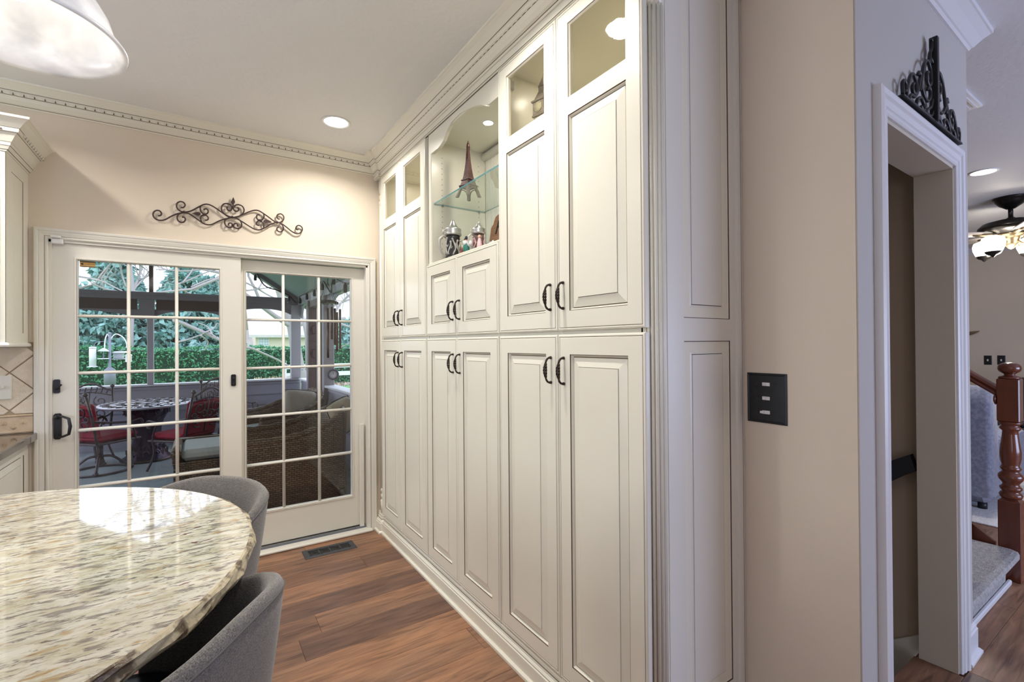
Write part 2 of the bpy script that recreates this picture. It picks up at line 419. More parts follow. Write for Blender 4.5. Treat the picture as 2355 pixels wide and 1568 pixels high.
# ---- crown moulding of the kitchen (door wall), with its egg strip
CROWN = [(0, -.105), (.006, -.105), (.010, -.098, 1), (.012, -.096), (.022, -.092), (.034, -.078), (.040, -.064), (.042, -.060, 1), (.044, -.058),
         (.050, -.056), (.052, -.042), (.056, -.040, 1), (.058, -.038), (.066, -.030), (.080, -.018), (.094, -.010), (.100, -.008), (.102, 0), (0, 0)]
def crown(name, path, z, side=1, label=None, prof=CROWN, bead=True, step=.04):
    t = thing(name, None, None, (path[0][0], path[0][1], z), kind='structure')
    b_ = MB(); b_.sweep([(p[0], p[1], z) for p in path], prof, (0, 0, 1), side=side)
    b_.obj('molding', [CREAM, GLAZE], t)
    if bead:
        e = MB()
        for i in range(len(path)-1):
            a, c = Vector((*path[i], z)), Vector((*path[i+1], z)); d = (c-a); L = d.length; d.normalize(); sd = d.cross(Vector((0, 0, 1)))*side
            n = int(L/step)
            for k in range(n):
                p = a+d*((k+.5)*L/n)+sd*.0515+Vector((0, 0, -.049))
                h = step*.34; n0 = sd*.010; zz = Vector((0, 0, .0105))
                q = [p-d*h+zz*.9, p+d*h+zz*.9, p+d*h*.55-zz, p-d*h*.55-zz, p+n0+d*h*.15]
                e.add(q, [(0, 1, 4), (1, 2, 4), (2, 3, 4), (3, 0, 4)], 0, True)
                q = [p+d*(L/n/2)+n0*.7+zz*.2, p+d*(L/n/2-h*.3)-zz, p+d*(L/n/2+h*.3)-zz]
                e.add(q, [(0, 1, 2)], 1)
        o = e.obj('egg_strip', [CREAM, GLAZE], t, normals=False); o['kind'] = 'stuff'
    return t
crown('trim_1', [(-3.2, B), (1.14, B)], H, side=1)

# ---- casing of the sliding door
CAS = [(0, 0), (0, .010), (.004, .014), (.010, .014), (.014, .012, 1), (.016, .012), (.034, .017), (.040, .017), (.043, .020), (.052, .021), (.057, .017), (.058, 0)]
def casing(name, x0, x1, zt, y, mats=(CREAM, GLAZE), prof=CAS, M=None, z0=0.0):
    b_ = MB(); b_.sweep([(x0, y, z0), (x0, y, zt), (x1, y, zt), (x1, y, z0)], prof, (0, -1, 0), side=-1)
    if M: b_.v = [tuple(M @ Vector(v)) for v in b_.v]
    return b_
struct('trim_2', casing('x', OX0, OX1, OZ, B), [CREAMW, GLAZE])
s = MB()   # jambs and sill of the slider
s.box(OX0-.005, OX0+.012, B-.002, B+.15, 0, OZ); s.box(OX1-.012, OX1+.005, B-.002, B+.15, 0, OZ); s.box(OX0, OX1, B-.002, B+.15, OZ-.014, OZ+.005)
s.box(OX0-.02, OX1+.02, B-.045, B+.005, 0.0005, .020, c=.006)
s.box(OX0+.012, OX1-.012, B, B+.15, 0.0005, .020); 
d1 = thing('door_1', None, None, (.2, B+.05, 0), kind='structure')
s.obj('door_frame', CREAMW, d1)
s = MB(); s.box(OX0+.012, OX1-.012, B+.020, B+.028, .020, .032); s.box(OX0+.012, OX1-.012, B+.080, B+.090, .020, .036)
s.obj('track', mat('dark_aluminium', (.20, .22, .28), .35, metal=.7), d1)
def slider(x0, x1, z0, z1, y, gx0, gx1, gz0, gz1, name, hw):
    """door leaf in plane y (front face), glazed opening gx,gz with 3 x 5 lights"""
    T = .04
    leaf = MB(); 
    O, U, V, N = (x0, y, z0), (1, 0, 0), (0, 0, 1), (0, -1, 0)
    for a in ((x0, gx0, z0, z1), (gx1, x1, z0, z1), (gx0, gx1, z0, gz0), (gx0, gx1, gz1, z1)):
        leaf.box(a[0], a[1], y, y+T, a[2], a[3])
    leaf.sweep([(gx0, y, gz0), (gx0, y, gz1), (gx1, y, gz1), (gx1, y, gz0)], [(-.0, 0), (.0, .002), (.002, .004, 1), (.004, .004), (.012, .004), (.014, 0)], (0, -1, 0), side=-1, closed=True)
    lf = leaf.obj('door_leaf', [CREAMW, GLAZE], d1)
    n = 3; mrow = 5; bw = .016
    cw = (gx1-gx0-(n-1)*bw)/n; ch = (gz1-gz0-(mrow-1)*bw)/mrow
    for i in range(n):
        for j in range(mrow):
            xa = gx0+i*(cw+bw); za = gz0+j*(ch+bw)
            g = MB(); g.box(xa-.004, xa+cw+.004, y+.016, y+.020, za-.004, za+ch+.004); g.obj('glass_pane', GLASS, lf)
    for i in range(n-1):
        xa = gx0+(i+1)*cw+i*bw; g = MB()
        g.tube([(xa+bw/2, y+.010, gz0), (xa+bw/2, y+.010, gz1)], bw/2+.001, 8); g.box(xa+.001, xa+bw-.001, y+.012, y+.034, gz0, gz1); g.obj('muntin', CREAMW, lf)
    for j in range(mrow-1):
        za = gz0+(j+1)*ch+j*bw; g = MB()
        g.tube([(gx0, y+.008, za+bw/2), (gx1, y+.008, za+bw/2)], bw/2+.001, 8); g.box(gx0, gx1, y+.012, y+.034, za+.001, za+bw-.001); g.obj('muntin', CREAMW, lf)
    return lf
YL, YR = B+.010, B+.052
pl = up(178, 598, 'Y', YL); pr_ = up(504, 618, 'Y', YL)
leafL = slider(OX0+.012, .238, .034, OZ-.015, YL, pl.x, pr_.x, .277, 1.856, 'left', 0)
pl = up(566, 625, 'Y', YR); pr_ = up(807, 642, 'Y', YR); pb = up(572, 1182, 'Y', YR)
leafR = slider(.225, OX1-.012, .038, OZ-.020, YR, pl.x, pr_.x, pb.z, pl.z, 'right', 0)
# hardware
hd = MB(); p = up(133, 980, 'Y', YL)
pr4 = [(-.016, -.062), (-.010, -.070), (.010, -.070), (.016, -.062), (.016, .062), (.010, .070), (-.010, .070), (-.016, .062)]
hd.prism(pr4, (p.x, YL, p.z), (1, 0, 0), (0, 0, 1), (0, -1, 0), .008)
hd.lathe([(.013, 0), (.013, .012), (.009, .020)], (p.x, YL-.006, p.z-.053), 12, axis='Y', M=None); hd.lathe([(.013, 0), (.013, -.018), (.009, -.022)], (p.x, YL-.004, p.z+.053), 12, axis='Y')
hd.tube([(p.x, YL-.018, p.z+.053), (p.x+.024, YL-.034, p.z+.055), (p.x+.052, YL-.046, p.z+.042), (p.x+.058, YL-.048, p.z), (p.x+.052, YL-.046, p.z-.042), (p.x+.024, YL-.034, p.z-.055), (p.x, YL-.016, p.z-.053)], [.006, .006, .0075, .0085, .0075, .006, .006], 8)
tag(hd.obj('pull_handle', BLACK, leafL), 'black D-shaped pull handle')
hd = MB(); p = up(131, 888, 'Y', YL)
hd.prism([(a*.85, b_*.53) for a, b_ in pr4], (p.x, YL, p.z), (1, 0, 0), (0, 0, 1), (0, -1, 0), .008)
hd.tube([(p.x, YL-.014, p.z-.012), (p.x+.010, YL-.028, p.z-.004), (p.x+.024, YL-.034, p.z+.010)], [.005, .0045, .0045], 8)
hd.lathe([(.007, 0), (.007, -.006)], (p.x, YL-.008, p.z-.012), 10, axis='Y')
tag(hd.obj('lock_lever', BLACK, leafL), 'black thumb-turn lock')
hd = MB(); p = up(537, 874, 'Y', YL)
hd.prism([(a*.85, b_*.53) for a, b_ in pr4], (p.x, YL, p.z), (1, 0, 0), (0, 0, 1), (0, -1, 0), .008)
hd.lathe([(.006, 0), (.006, -.004)], (p.x, YL-.008, p.z+.012), 10, axis='Y'); hd.lathe([(.004, 0), (.004, -.003)], (p.x, YL-.008, p.z-.022), 8, axis='Y')
tag(hd.obj('lock_plate', BLACK, leafL), 'small black oblong plate')
s = MB(); a = up(827, 975, 'Y', B+.03); b2 = up(843, 1205, 'Y', B+.03)
s.box(a.x, a.x+.030, B+.022, B+.046, .022, a.z, c=.003); tag(s.obj('security_bar', CREAMW, d1), 'white bar standing in the track')
# alarm sensor
t = thing('alarm_sensor', 'small white two-piece contact sensor at the top left of the glass door', 'sensor', (-.632, B-.01, 1.96))
s = MB(); s.box(-.655, -.612, B-.034, B-.014, 1.963, 1.975, c=.003); s.obj('magnet', WHITEP, t)
s = MB(); s.box(-.654, -.606, B-.022, B+.008, 1.932, 1.960, c=.004); s.obj('case', WHITEP, t)
# alarm sticker with its lettering
a = up(182, 599, 'Y', YL+.013); c = up(235, 623, 'Y', YL+.013)
t = thing('window_sticker', 'gold and black alarm company sticker on the top left glass pane', 'sticker', (a.x, YL+.013, c.z))
s = MB(); w_ = .066; h_ = .034; zc_ = a.z-.001; xc_ = a.x+.002
s.box(xc_, xc_+w_, YL+.0135, YL+.0145, zc_-h_, zc_); s.obj('backing', mat('sticker_black', (.015, .012, .01), .5), t)
s = MB(); s.box(xc_, xc_+w_, YL+.0125, YL+.0134, zc_-.0265, zc_-.0075); s.box(xc_, xc_+w_, YL+.0125, YL+.0134, zc_-.0045, zc_-.0030); s.box(xc_, xc_+w_, YL+.0125, YL+.0134, zc_-.0315, zc_-.0295)
GOLD = mat('sticker_gold', (.62, .36, .10), .4, metal=.3); s.obj('gold_bands', GOLD, t)
s = MB(); s.prism([(0, 0), (.006, .005), (.014, .005), (.014, -.005), (.006, -.005)], (xc_+.002, YL+.0124, zc_-.017), (1, 0, 0), (0, 0, 1), (0, -1, 0), .0004); s.obj('emblem', MATS['sticker_black'], t)
def text(body, name, loc, size, m, parent, rot, ext=.0004, align='LEFT', shear=0, sx=1.0):
    fc = bpy.data.curves.new(name, 'FONT'); fc.body = body; fc.size = size; fc.extrude = ext; fc.align_x = align; fc.shear = shear; fc.space_character = 1.0
    tmp = bpy.data.objects.new(name, fc); COL.objects.link(tmp); bpy.context.view_layer.update()
    me = bpy.data.meshes.new_from_object(tmp.evaluated_get(bpy.context.evaluated_depsgraph_get())); bpy.data.objects.remove(tmp)
    me.name = name; me.materials.clear(); me.materials.append(m); ob = bpy.data.objects.new(name, me); COL.objects.link(ob); ob['kind'] = 'stuff'
    ob.location = Vector(loc)-(ORG[parent.name] if parent else Vector((0, 0, 0))); ob.rotation_euler = rot; ob.scale = (sx, 1, 1)
    ob.parent = parent; return ob
text('GUARDIAN', 'lettering', (xc_+.0165, YL+.0122, zc_-.0205), .0108, MATS['sticker_black'], t, (pi/2, 0, 0), shear=.25, sx=.86)

# ---- doorway casing, jamb and crown stub of the hall wall
CASW = [(0, 0), (0, .012), (.006, .016), (.014, .016), (.018, .013), (.022, .018), (.040, .020), (.046, .017), (.052, .024), (.066, .027), (.076, .022), (.078, 0)]
b_ = MB(); b_.sweep([(DU0, 0, 0), (DU0, 0, DZ), (DU1, 0, DZ), (DU1, 0, 0)], CASW, (0, -1, 0), side=-1); b_.v = [tuple(WM @ Vector(v)) for v in b_.v]
struct('trim_3', b_, TRIMW)
s = MB(); 
s.box(DU0-.002, DU0+.012, -.004, WT+.006, 0, DZ, M=WM); s.box(DU1-.012, DU1+.002, -.004, WT+.006, 0, DZ, M=WM); s.box(DU0, DU1, -.004, WT+.006, DZ-.012, DZ+.002, M=WM)
JAMB = mat('jamb_cream', (.62, .57, .47), .4)
struct('door_2', s, JAMB)
PCR = [(0, -.085), (.008, -.085), (.014, -.075), (.020, -.072), (.045, -.040), (.068, -.018), (.074, -.016), (.076, 0), (0, 0)]
b_ = MB(); b_.sweep([(0, 0, H), (WL+.0, 0, H), (WL+.0, .9, H)], PCR, (0, 0, 1), side=1); b_.v = [tuple(WM @ Vector(v)) for v in b_.v]; struct('trim_4', b_, TRIMW)
PBB = [(0, 0), (.028, 0), (.028, .010), (.018, .020), (.014, .022), (.014, .105), (.010, .112), (.010, .120), (.004, .128), (0, .130)]
b_ = MB(); b_.sweep([(DU1+.085, 0, 0), (WL, 0, 0), (WL, .055, 0)], PBB, (0, 0, 1), side=1); b_.v = [tuple(WM @ Vector(v)) for v in b_.v]; struct('baseboard_hall', b_, TRIMW)
b_ = MB(); b_.sweep([(9.7, 6.0, H), (9.7, -3.0, H)], PCR, (0, 0, 1), side=1); struct('trim_5', b_, TRIMW)
b_ = MB(); b_.sweep([(9.7, 6.0, 0), (9.7, -3.0, 0)], PBB, (0, 0, 1), side=1); struct('baseboard_living', b_, TRIMW)
# ================================================================= pantry wall of cabinets
XF = 1.12; XB = 1.14      # door fronts, face frames
FU, FV, FN = (0, -1, 0), (0, 0, 1), (-1, 0, 0)
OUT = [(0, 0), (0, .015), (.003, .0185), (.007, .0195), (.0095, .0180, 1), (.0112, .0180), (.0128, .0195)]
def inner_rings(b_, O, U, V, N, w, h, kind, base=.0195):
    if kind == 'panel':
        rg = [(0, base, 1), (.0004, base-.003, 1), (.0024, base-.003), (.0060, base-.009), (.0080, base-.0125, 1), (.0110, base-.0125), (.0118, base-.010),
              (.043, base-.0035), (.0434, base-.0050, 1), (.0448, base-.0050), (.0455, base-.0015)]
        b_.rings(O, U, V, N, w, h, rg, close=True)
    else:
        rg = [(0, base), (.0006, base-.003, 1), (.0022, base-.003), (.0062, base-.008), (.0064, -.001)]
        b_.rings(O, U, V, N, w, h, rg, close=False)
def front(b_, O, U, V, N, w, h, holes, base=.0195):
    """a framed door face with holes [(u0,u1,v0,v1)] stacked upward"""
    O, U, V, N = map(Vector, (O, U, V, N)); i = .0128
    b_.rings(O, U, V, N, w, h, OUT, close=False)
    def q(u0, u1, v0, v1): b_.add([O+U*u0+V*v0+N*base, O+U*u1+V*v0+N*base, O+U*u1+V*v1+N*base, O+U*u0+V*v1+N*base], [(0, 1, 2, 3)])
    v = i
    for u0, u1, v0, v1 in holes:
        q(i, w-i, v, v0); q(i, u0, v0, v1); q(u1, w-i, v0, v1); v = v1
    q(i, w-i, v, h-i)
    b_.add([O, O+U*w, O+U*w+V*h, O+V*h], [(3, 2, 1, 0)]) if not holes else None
PULL = None
def pull_mesh():
    b_ = MB()          # arched twisted pull, upright, standing off -X
    L = .047
    for s_ in (1, -1):
        b_.lathe([(.0045, 0), (.0062, -.003), (.0050, -.007), (.0040, -.012)], (0, 0, s_*L), 10, axis='X')
        b_.tube([(-.010, 0, s_*L), (-.018, 0, s_*L*.93), (-.024, 0, s_*L*.78), (-.0275, 0, s_*L*.58)], [.0042, .0042, .0040, .0036], 8)
    for k in range(4):
        pts = []
        for i in range(19):
            t = i/18; z = (t-.5)*2*L*.62; rr = .0052*(math.sin(pi*t)**.6+.12); a = 2*pi*k/4+t*2.6*pi
            pts.append((-.0300+.004*(2*t-1)**2+rr*math.cos(a), rr*math.sin(a), z))
        b_.tube(pts, .0026, 6)
    return b_
def pull(parent, y, z):
    global PULL
    if PULL is None:
        b_ = pull_mesh(); PULL = b_.obj('pull_handle', mat('oil_rubbed_bronze', (.055, .042, .036), .38, metal=.75)); o = PULL
        o['label'] = 'dark twisted iron pull handle'
    else:
        o = PULL.copy(); COL.objects.link(o)
    o.parent = parent; o.location = Vector((XF, y, z))-ORG[root(parent).name]; return o
def cab_door(parent, yf, yn, z0, z1, holes, hy, hz):
    w_, h_ = yf-yn, z1-z0; b_ = MB(); O = (XB-.0005, yf, z0)
    hs = [(.068, w_-.068, a, c) for a, c, k in holes]
    front(b_, O, FU, FV, FN, w_, h_, hs)
    for (u0, u1, v0, v1), (a, c, k) in zip(hs, holes):
        Oh = Vector(O)+Vector(FU)*u0+Vector(FV)*v0
        inner_rings(b_, Oh, FU, FV, FN, u1-u0, v1-v0, k)
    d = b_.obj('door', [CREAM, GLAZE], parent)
    for (u0, u1, v0, v1), (a, c, k) in zip(hs, holes):
        if k == 'glass':
            g = MB(); g.box(XB-.012, XB-.009, yf-u1+.003, yf-u0-.003, z0+v0+.003, z0+v1-.003)
            tag(g.obj('glass_pane', SEEDY, d), 'seeded glass pane')
    pull(d, hy, hz)
    return d
def unit(label, yf, yn, ym, niche=False):
    t = thing('pantry_cabinet', label, 'cabinet', (1.38, (yf+yn)/2, 0), group='tall cream pantry cabinets')
    c = MB(); TH = .018; xb = 1.61
    yo = yf+.0045; yi = yn-.0045
    c.box(XB+.001, xb, yo-TH, yo-.0004, .10, 2.60); c.box(XB+.001 if yn > 1.2 else 1.215, xb, yi, yi+TH, .10, 2.60)
    c.box(1.592, xb, yi, yo, .10, 2.60)
    for z in ((.10, .118), (1.395, 1.425), (2.20, 2.216), (2.585, 2.60)):
        if niche and z[0] > 2: continue
        c.box(XB+.001, 1.592, yi+TH, yo-TH, z[0], z[1])
    # face frame
    yfr = yi if yn > 1.2 else .990
    for a, b_ in ((yf-.016, yo), (yfr, yn+.016 if yn > 1.2 else .995), (ym-.014, ym+.014)):
        c.box(XB, XB+.02, a, b_, .10, 2.60 if not (niche and abs(a-ym+.014) < 1e-6) else 1.84)
    for z in ((.10, .145), (1.39, 1.43), (2.575, 2.60)): c.box(XB+.0006, XB+.0203, yfr+.0006, yo-.0006, z[0], z[1])
    c.obj('carcass', CREAM, t)
    return t
cabs = []
spec = [('tall cream pantry cabinet in the corner beside the glass door', 3.405, 2.600, 3.018),
        ('cream pantry cabinet with the open arched display niche', 2.585, 1.797, 2.204),
        ('tall cream pantry cabinet nearest the black switch plate, with the clock tower behind its glass', 1.787, .9635, 1.379)]
for k, (lab, yf, yn, ym) in enumerate(spec):
    t = unit(lab, yf, yn, ym, niche=(k == 1)); cabs.append(t)
    for a, b_ in ((yf, ym+.002), (ym-.002, yn)):
        s_ = 1 if b_ > ym-.001 and a > ym+.01 else -1
        hy = ym+.038*s_
        cab_door(t, a, b_, .135, 1.405, [(.072, 1.270-.072, 'panel')], hy, 1.272)
        if k != 1:
            cab_door(t, a, b_, 1.419, 2.588, [(.072, 2.198-1.419, 'panel'), (2.262-1.419, 2.532-1.419, 'glass')], hy, 1.548)
        else:
            cab_door(t, a, b_, 1.419, 1.828, [(.068, .409-.064, 'panel')], hy, 1.548)
nc, nn = cabs[1], cabs[2]
# ---- the niche of the middle unit
c = MB()
c.box(XB, 1.50, 2.545, 2.572, 1.835, 2.585); c.obj('niche_side', CREAM, nc)
c = MB(); c.box(XB, 1.50, 1.792, 1.799, 1.835, 2.585); c.obj('niche_side', CREAM, nc)
c = MB(); c.box(XB-.012, 1.52, 1.7935, 2.575, 1.829, 1.841, c=.003); c.obj('niche_floor', CREAM, nc)
c = MB(); c.box(XB+.004, 1.52, 1.7935, 2.56, 2.556, 2.574); c.obj('niche_ceiling', CREAM, nc)
c = MB(); y = 1.80
while y < 2.545:
    y2 = min(y+.040, 2.545)
    c.box(1.500, 1.512, y+.0015, y2-.0015, 1.84, 2.556, c=.002); c.box(1.509, 1.514, y-.001, y+.002, 1.84, 2.556); y = y2
c.obj('beadboard_back', CREAM, nc)
c = MB(); c.lathe([(.024, 0), (.024, .745)], (1.490, 1.80, 2.528), 16, axis='Y'); c.obj('niche_cove', CREAM, nc)
arc = [(991.5, 354), (1004, 343), (1008, 341), (1014, 333), (1020, 323), (1028, 302), (1038, 283), (1048, 271), (1059, 261), (1077, 251), (1095, 243.5), (1106, 241), (1116, 241), (1121, 242), (1125, 240), (1146, 223)]
pa = [up(x, y, 'X', XB) for x, y in arc]
pa = [(p.y, p.z) for p in pa]; pa[1] = (pa[1][0], pa[0][1]); pa[-1] = (1.797, pa[-2][1])
poly = [(2.585, 2.60), (2.585, 1.835), (pa[0][0], 1.835)] + pa + [(1.797, 2.60)]
c = MB()
n = len(poly); fr = []
top = [(y, 2.60) for y, z in pa]
vs = []; fs = []
for i, (y, z) in enumerate(pa): vs += [(XB-.002, y, z), (XB-.002, y, 2.60), (XB+.018, y, z), (XB+.018, y, 2.60)]
for i in range(len(pa)-1):
    a = i*4; b_ = a+4; fs += [(a, b_, b_+1, a+1), (a+2, a+3, b_+3, b_+2), (a, a+2, b_+2, b_)]
c.add(vs, fs); c.obj('arched_valance', CREAM, nc)
c = MB(); c.box(XB-.002, XB+.018, pa[0][0], 2.585, 1.841, 2.60); c.obj('niche_stile', CREAM, nc)
c = MB()
for sx_ in (1.205, 1.452):
    z = 1.90
    while z < 2.47:
        c.lathe([(.0022, 0), (.0022, .0008)], (sx_, 2.5443, z), 6, axis='Y'); z += .0315
o = c.obj('shelf_pin_hole', DARKP, nc); o['kind'] = 'stuff'
c = MB(); c.lathe([(.030, 0), (.030, -.004), (.026, -.005)], (1.30, 2.17, 2.5562), 20); c.obj('puck_light_rim', WHITEP, nc)
c = MB(); c.lathe([(.0, 0), (.026, 0)], (1.30, 2.17, 2.5508), 20); c.obj('puck_light_lens', mat('lamp_glow', (1, 1, 1), .5, emit=((1, .95, .86), 14)), nc)
# glass shelf on its pins
t = thing('glass_shelf', 'clear glass shelf with green-blue edge in the arched niche', 'shelf', (1.32, 2.17, 2.19))
c = MB(); c.add([(1.153, 1.802, 2.186), (1.492, 1.802, 2.186), (1.492, 2.543, 2.186), (1.153, 2.543, 2.186), (1.153, 1.802, 2.194), (1.492, 1.802, 2.194), (1.492, 2.543, 2.194), (1.153, 2.543, 2.194)],
      [(0, 3, 2, 1), (4, 5, 6, 7), (0, 1, 5, 4), (1, 2, 6, 5), (2, 3, 7, 6), (3, 0, 4, 7)], [0, 0, 1, 1, 1, 1])
c.obj('pane', [glassmat('shelf_glass', (.90, .96, .94), 1.5, k=2.2), GEDGE], t)
c = MB()
for sx_ in (1.205, 1.452):
    c = MB(); c.box(sx_-.005, sx_+.005, 2.533, 2.5445, 2.180, 2.1858, c=.001); c.lathe([(.002, 0), (.002, .012)], (sx_, 2.533, 2.182), 6, axis='Y'); c.obj('shelf_pin', CHROME, t)
# pin holes and hinge behind the near unit's glass
c = MB()
for sx_ in (1.205, 1.50):
    z = 2.25
    while z < 2.56:
        c.lathe([(.0022, 0), (.0022, -.0008)], (sx_, 1.7748, z), 6, axis='Y'); z += .0315
o = c.obj('shelf_pin_hole', DARKP, nn); o['kind'] = 'stuff'
c = MB(); c.box(1.150, 1.195, 1.762, 1.7745, 2.515, 2.555, c=.003); c.box(1.143, 1.16, 1.735, 1.765, 2.525, 2.548, c=.003); c.obj('hinge', CHROME, nn)

# ---- end panel of the near unit (faces the camera side) and turned corner posts
YE = .954
b_ = MB(); O = (1.212, YE+.0195, .130)
base = .0195; U, V, N = (1, 0, 0), (0, 0, 1), (0, -1, 0); w_, h_ = 1.627-1.212, 2.60-.130
hs = [(1.292-1.212, 1.545-1.212, .205-.130, 1.378-.130), (1.292-1.212, 1.545-1.212, 1.452-.130, 2.580-.130)]
def q(u0, u1, v0, v1): b_.add([Vector(O)+Vector(U)*a+Vector(V)*c+Vector(N)*base for a, c in ((u0, v0), (u1, v0), (u1, v1), (u0, v1))], [(0, 1, 2, 3)])
v = 0
for u0, u1, v0, v1 in hs: q(0, w_, v, v0); q(0, u0, v0, v1); q(u1, w_, v0, v1); v = v1
q(0, w_, v, h_)
b_.add([Vector(O), Vector(O)+Vector(V)*h_, Vector(O)+Vector(V)*h_+Vector(N)*base, Vector(O)+Vector(N)*base], [(0, 1, 2, 3)])
for u0, u1, v0, v1 in hs: inner_rings(b_, Vector(O)+Vector(U)*u0+Vector(V)*v0, U, V, N, u1-u0, v1-v0, 'panel')
b_.obj('end_panel', [CREAMW, GLAZE], nn)
c = MB(); c.sweep([(1.603, YE, .13), (1.603, YE, 2.60)], [(-.012, 0), (-.012, .004), (-.006, .007, 1), (-.005, .006), (.010, .007), (.016, .005, 1), (.018, .008), (.024, .007), (.025, 0)], (0, -1, 0), side=-1)
c.obj('scribe_molding', [CREAMW, GLAZE], nn)
c = MB(); c.box(XB, 1.215, .990, 1.005, .10, 2.60); c.box(1.195, 1.212, YE+.002, .990, .10, 2.60); c.obj('corner_filler', CREAM, nn)
def post(parent, x, y):
    c = MB()
    c.lathe([(.026, .30), (.026, 2.42)], (x, y, 0), 20)
    for k in range(14):
        a = 2*pi*k/14; c.tube([(x+.027*math.cos(a), y+.027*math.sin(a), .31), (x+.027*math.cos(a), y+.027*math.sin(a), 2.41)], .0058, 6)
    c.lathe([(.036, .13), (.036, .22), (.033, .222), (.026, .235), (.034, .245), (.034, .262), (.026, .27), (.030, .285), (.036, .292), (.030, .31)], (x, y, 0), 24)
    c.lathe([(.030, 2.40), (.036, 2.42), (.036, 2.43), (.026, 2.445), (.034, 2.46), (.034, 2.475), (.026, 2.49), (.036, 2.505), (.036, 2.60)], (x, y, 0), 24)
    c.obj('turned_post', CREAM, parent)
post(nn, 1.174, .972); post(cabs[0], 1.165, 3.468)
c = MB(); c.box(1.20, 1.60, 3.411, 3.517, .10, 2.60); c.obj('corner_filler', CREAM, cabs[0])
# ---- base moulding and crown of the cabinet wall
BM = [(.045, 0), (.045, .012), (.038, .018), (.034, .018), (.034, .072), (.030, .076, 1), (.028, .077), (.024, .084), (.018, .090), (.016, .092, 1), (.014, .094), (.014, .104), (.010, .110, 1), (.009, .112), (.004, .122), (.002, .130), (-.02, .131), (-.02, 0)]
b_ = MB(); b_.sweep([(1.135, B, 0.0005), (1.135, 3.43, .0005), (1.150, 3.425, .0005), (1.150, .945, .0005), (1.627, .945, .0005)], BM, (0, 0, 1), side=1)
struct('baseboard_right', b_, [CREAM, GLAZE])
FRZ = [(-.03, -.142), (.006, -.142), (.010, -.139, 1), (.012, -.138), (.012, -.122), (.008, -.120, 1), (.008, -.118), (.008, -.106)] + [(p[0]+.008,)+tuple(p[1:]) for p in CROWN[1:-1]] + [(-.03, 0)]
crown('trim_6', [(1.118, B), (1.118, 3.425), (1.136, 3.425), (1.136, .944), (1.6275, .944)], H, prof=FRZ, step=.034)
# flat band just above the doors
b_ = MB(); b_.box(1.134, 1.6, 1.0, B, 2.598, 2.739); b_.box(1.15, 1.6275, .956, 1.1, 2.6, 2.739); struct('trim_7', b_, CREAM)

# ================================================================= things in the niche
def eiffel():
    t = thing('tower_souvenir', 'copper-coloured lattice tower souvenir on the glass shelf', 'figurine', (1.272, 2.345, 2.1945), .25, local=True)
    CU = mat('copper_brown', (.075, .034, .030), .36, metal=.4, bump=(130, .4))
    b_ = MB(); Ht = .318
    prof = [(0, .052), (.03, .043), (.06, .034), (.085, .0275), (.12, .0195), (.16, .0145), (.20, .0105), (.25, .0075), (.285, .006)]
    for sx_ in (1, -1):
        for sy in (1, -1):
            vs = []; fs = []
            for z, r in prof[:4]:
                tw = .013+.1*(r-.03); 
                for a, c in ((r, r), (r-tw, r), (r-tw, r-tw), (r, r-tw)): vs.append((a*sx_, c*sy, z))
            for i in range(3):
                for k in range(4): a = i*4+k; d = i*4+(k+1) % 4; fs.append((a, d, d+4, a+4))
            fs += [(0, 1, 2, 3), (12, 13, 14, 15)]; b_.add(vs, fs)
    legs = b_.obj('leg_frame', CU, t)
    b_ = MB()      # arches between the legs
    for k in range(4):
        M = Matrix.Rotation(k*pi/2, 4, 'Z'); pts = []
        for i in range(9):
            a = pi*i/8; pts.append(M @ Vector((.028*math.cos(a), .040, .024+.026*math.sin(a))))
        b_.tube(pts, .0028, 5)
        b_.box(-.036, .036, .028, .036, .054, .062, M=M)
    b_.obj('arch', CU, t)
    b_ = MB(); b_.box(-.039, .039, -.039, .039, .060, .068, c=.002); b_.box(-.030, .030, -.030, .030, .092, .100, c=.002); b_.obj('platform', CU, t)
    b_ = MB(); vs = []; fs = []
    pp = prof[2:]
    for z, r in pp: vs += [(r, r, z), (-r, r, z), (-r, -r, z), (r, -r, z)]
    for i in range(len(pp)-1):
        for k in range(4): a = i*4+k; d = i*4+(k+1) % 4; fs.append((a, d, d+4, a+4))
    b_.add(vs, fs)
    for i in range(2, 14):      # lattice crossings in relief
        z0 = .07+i*.0152; z1 = z0+.0152
        def rad(z):
            for (za, ra), (zb, rb) in zip(prof, prof[1:]):
                if za <= z <= zb: return ra+(rb-ra)*(z-za)/(zb-za)
            return .006
        r0, r1 = rad(z0), rad(z1)
        for k in range(4):
            M = Matrix.Rotation(k*pi/2, 4, 'Z')
            b_.tube([M @ Vector((-r0, r0, z0)), M @ Vector((r1, r1, z1))], .0011, 4, caps=False); b_.tube([M @ Vector((r0, r0, z0)), M @ Vector((-r1, r1, z1))], .0011, 4, caps=False)
    b_.obj('shaft', CU, t)
    b_ = MB(); b_.lathe([(.009, .280), (.011, .284), (.009, .288), (.008, .290), (.010, .294), (.007, .299), (.007, .304), (.0035, .309), (.003, .316), (0, .320)], (0, 0, 0), 12); b_.obj('finial', CU, t)
eiffel()
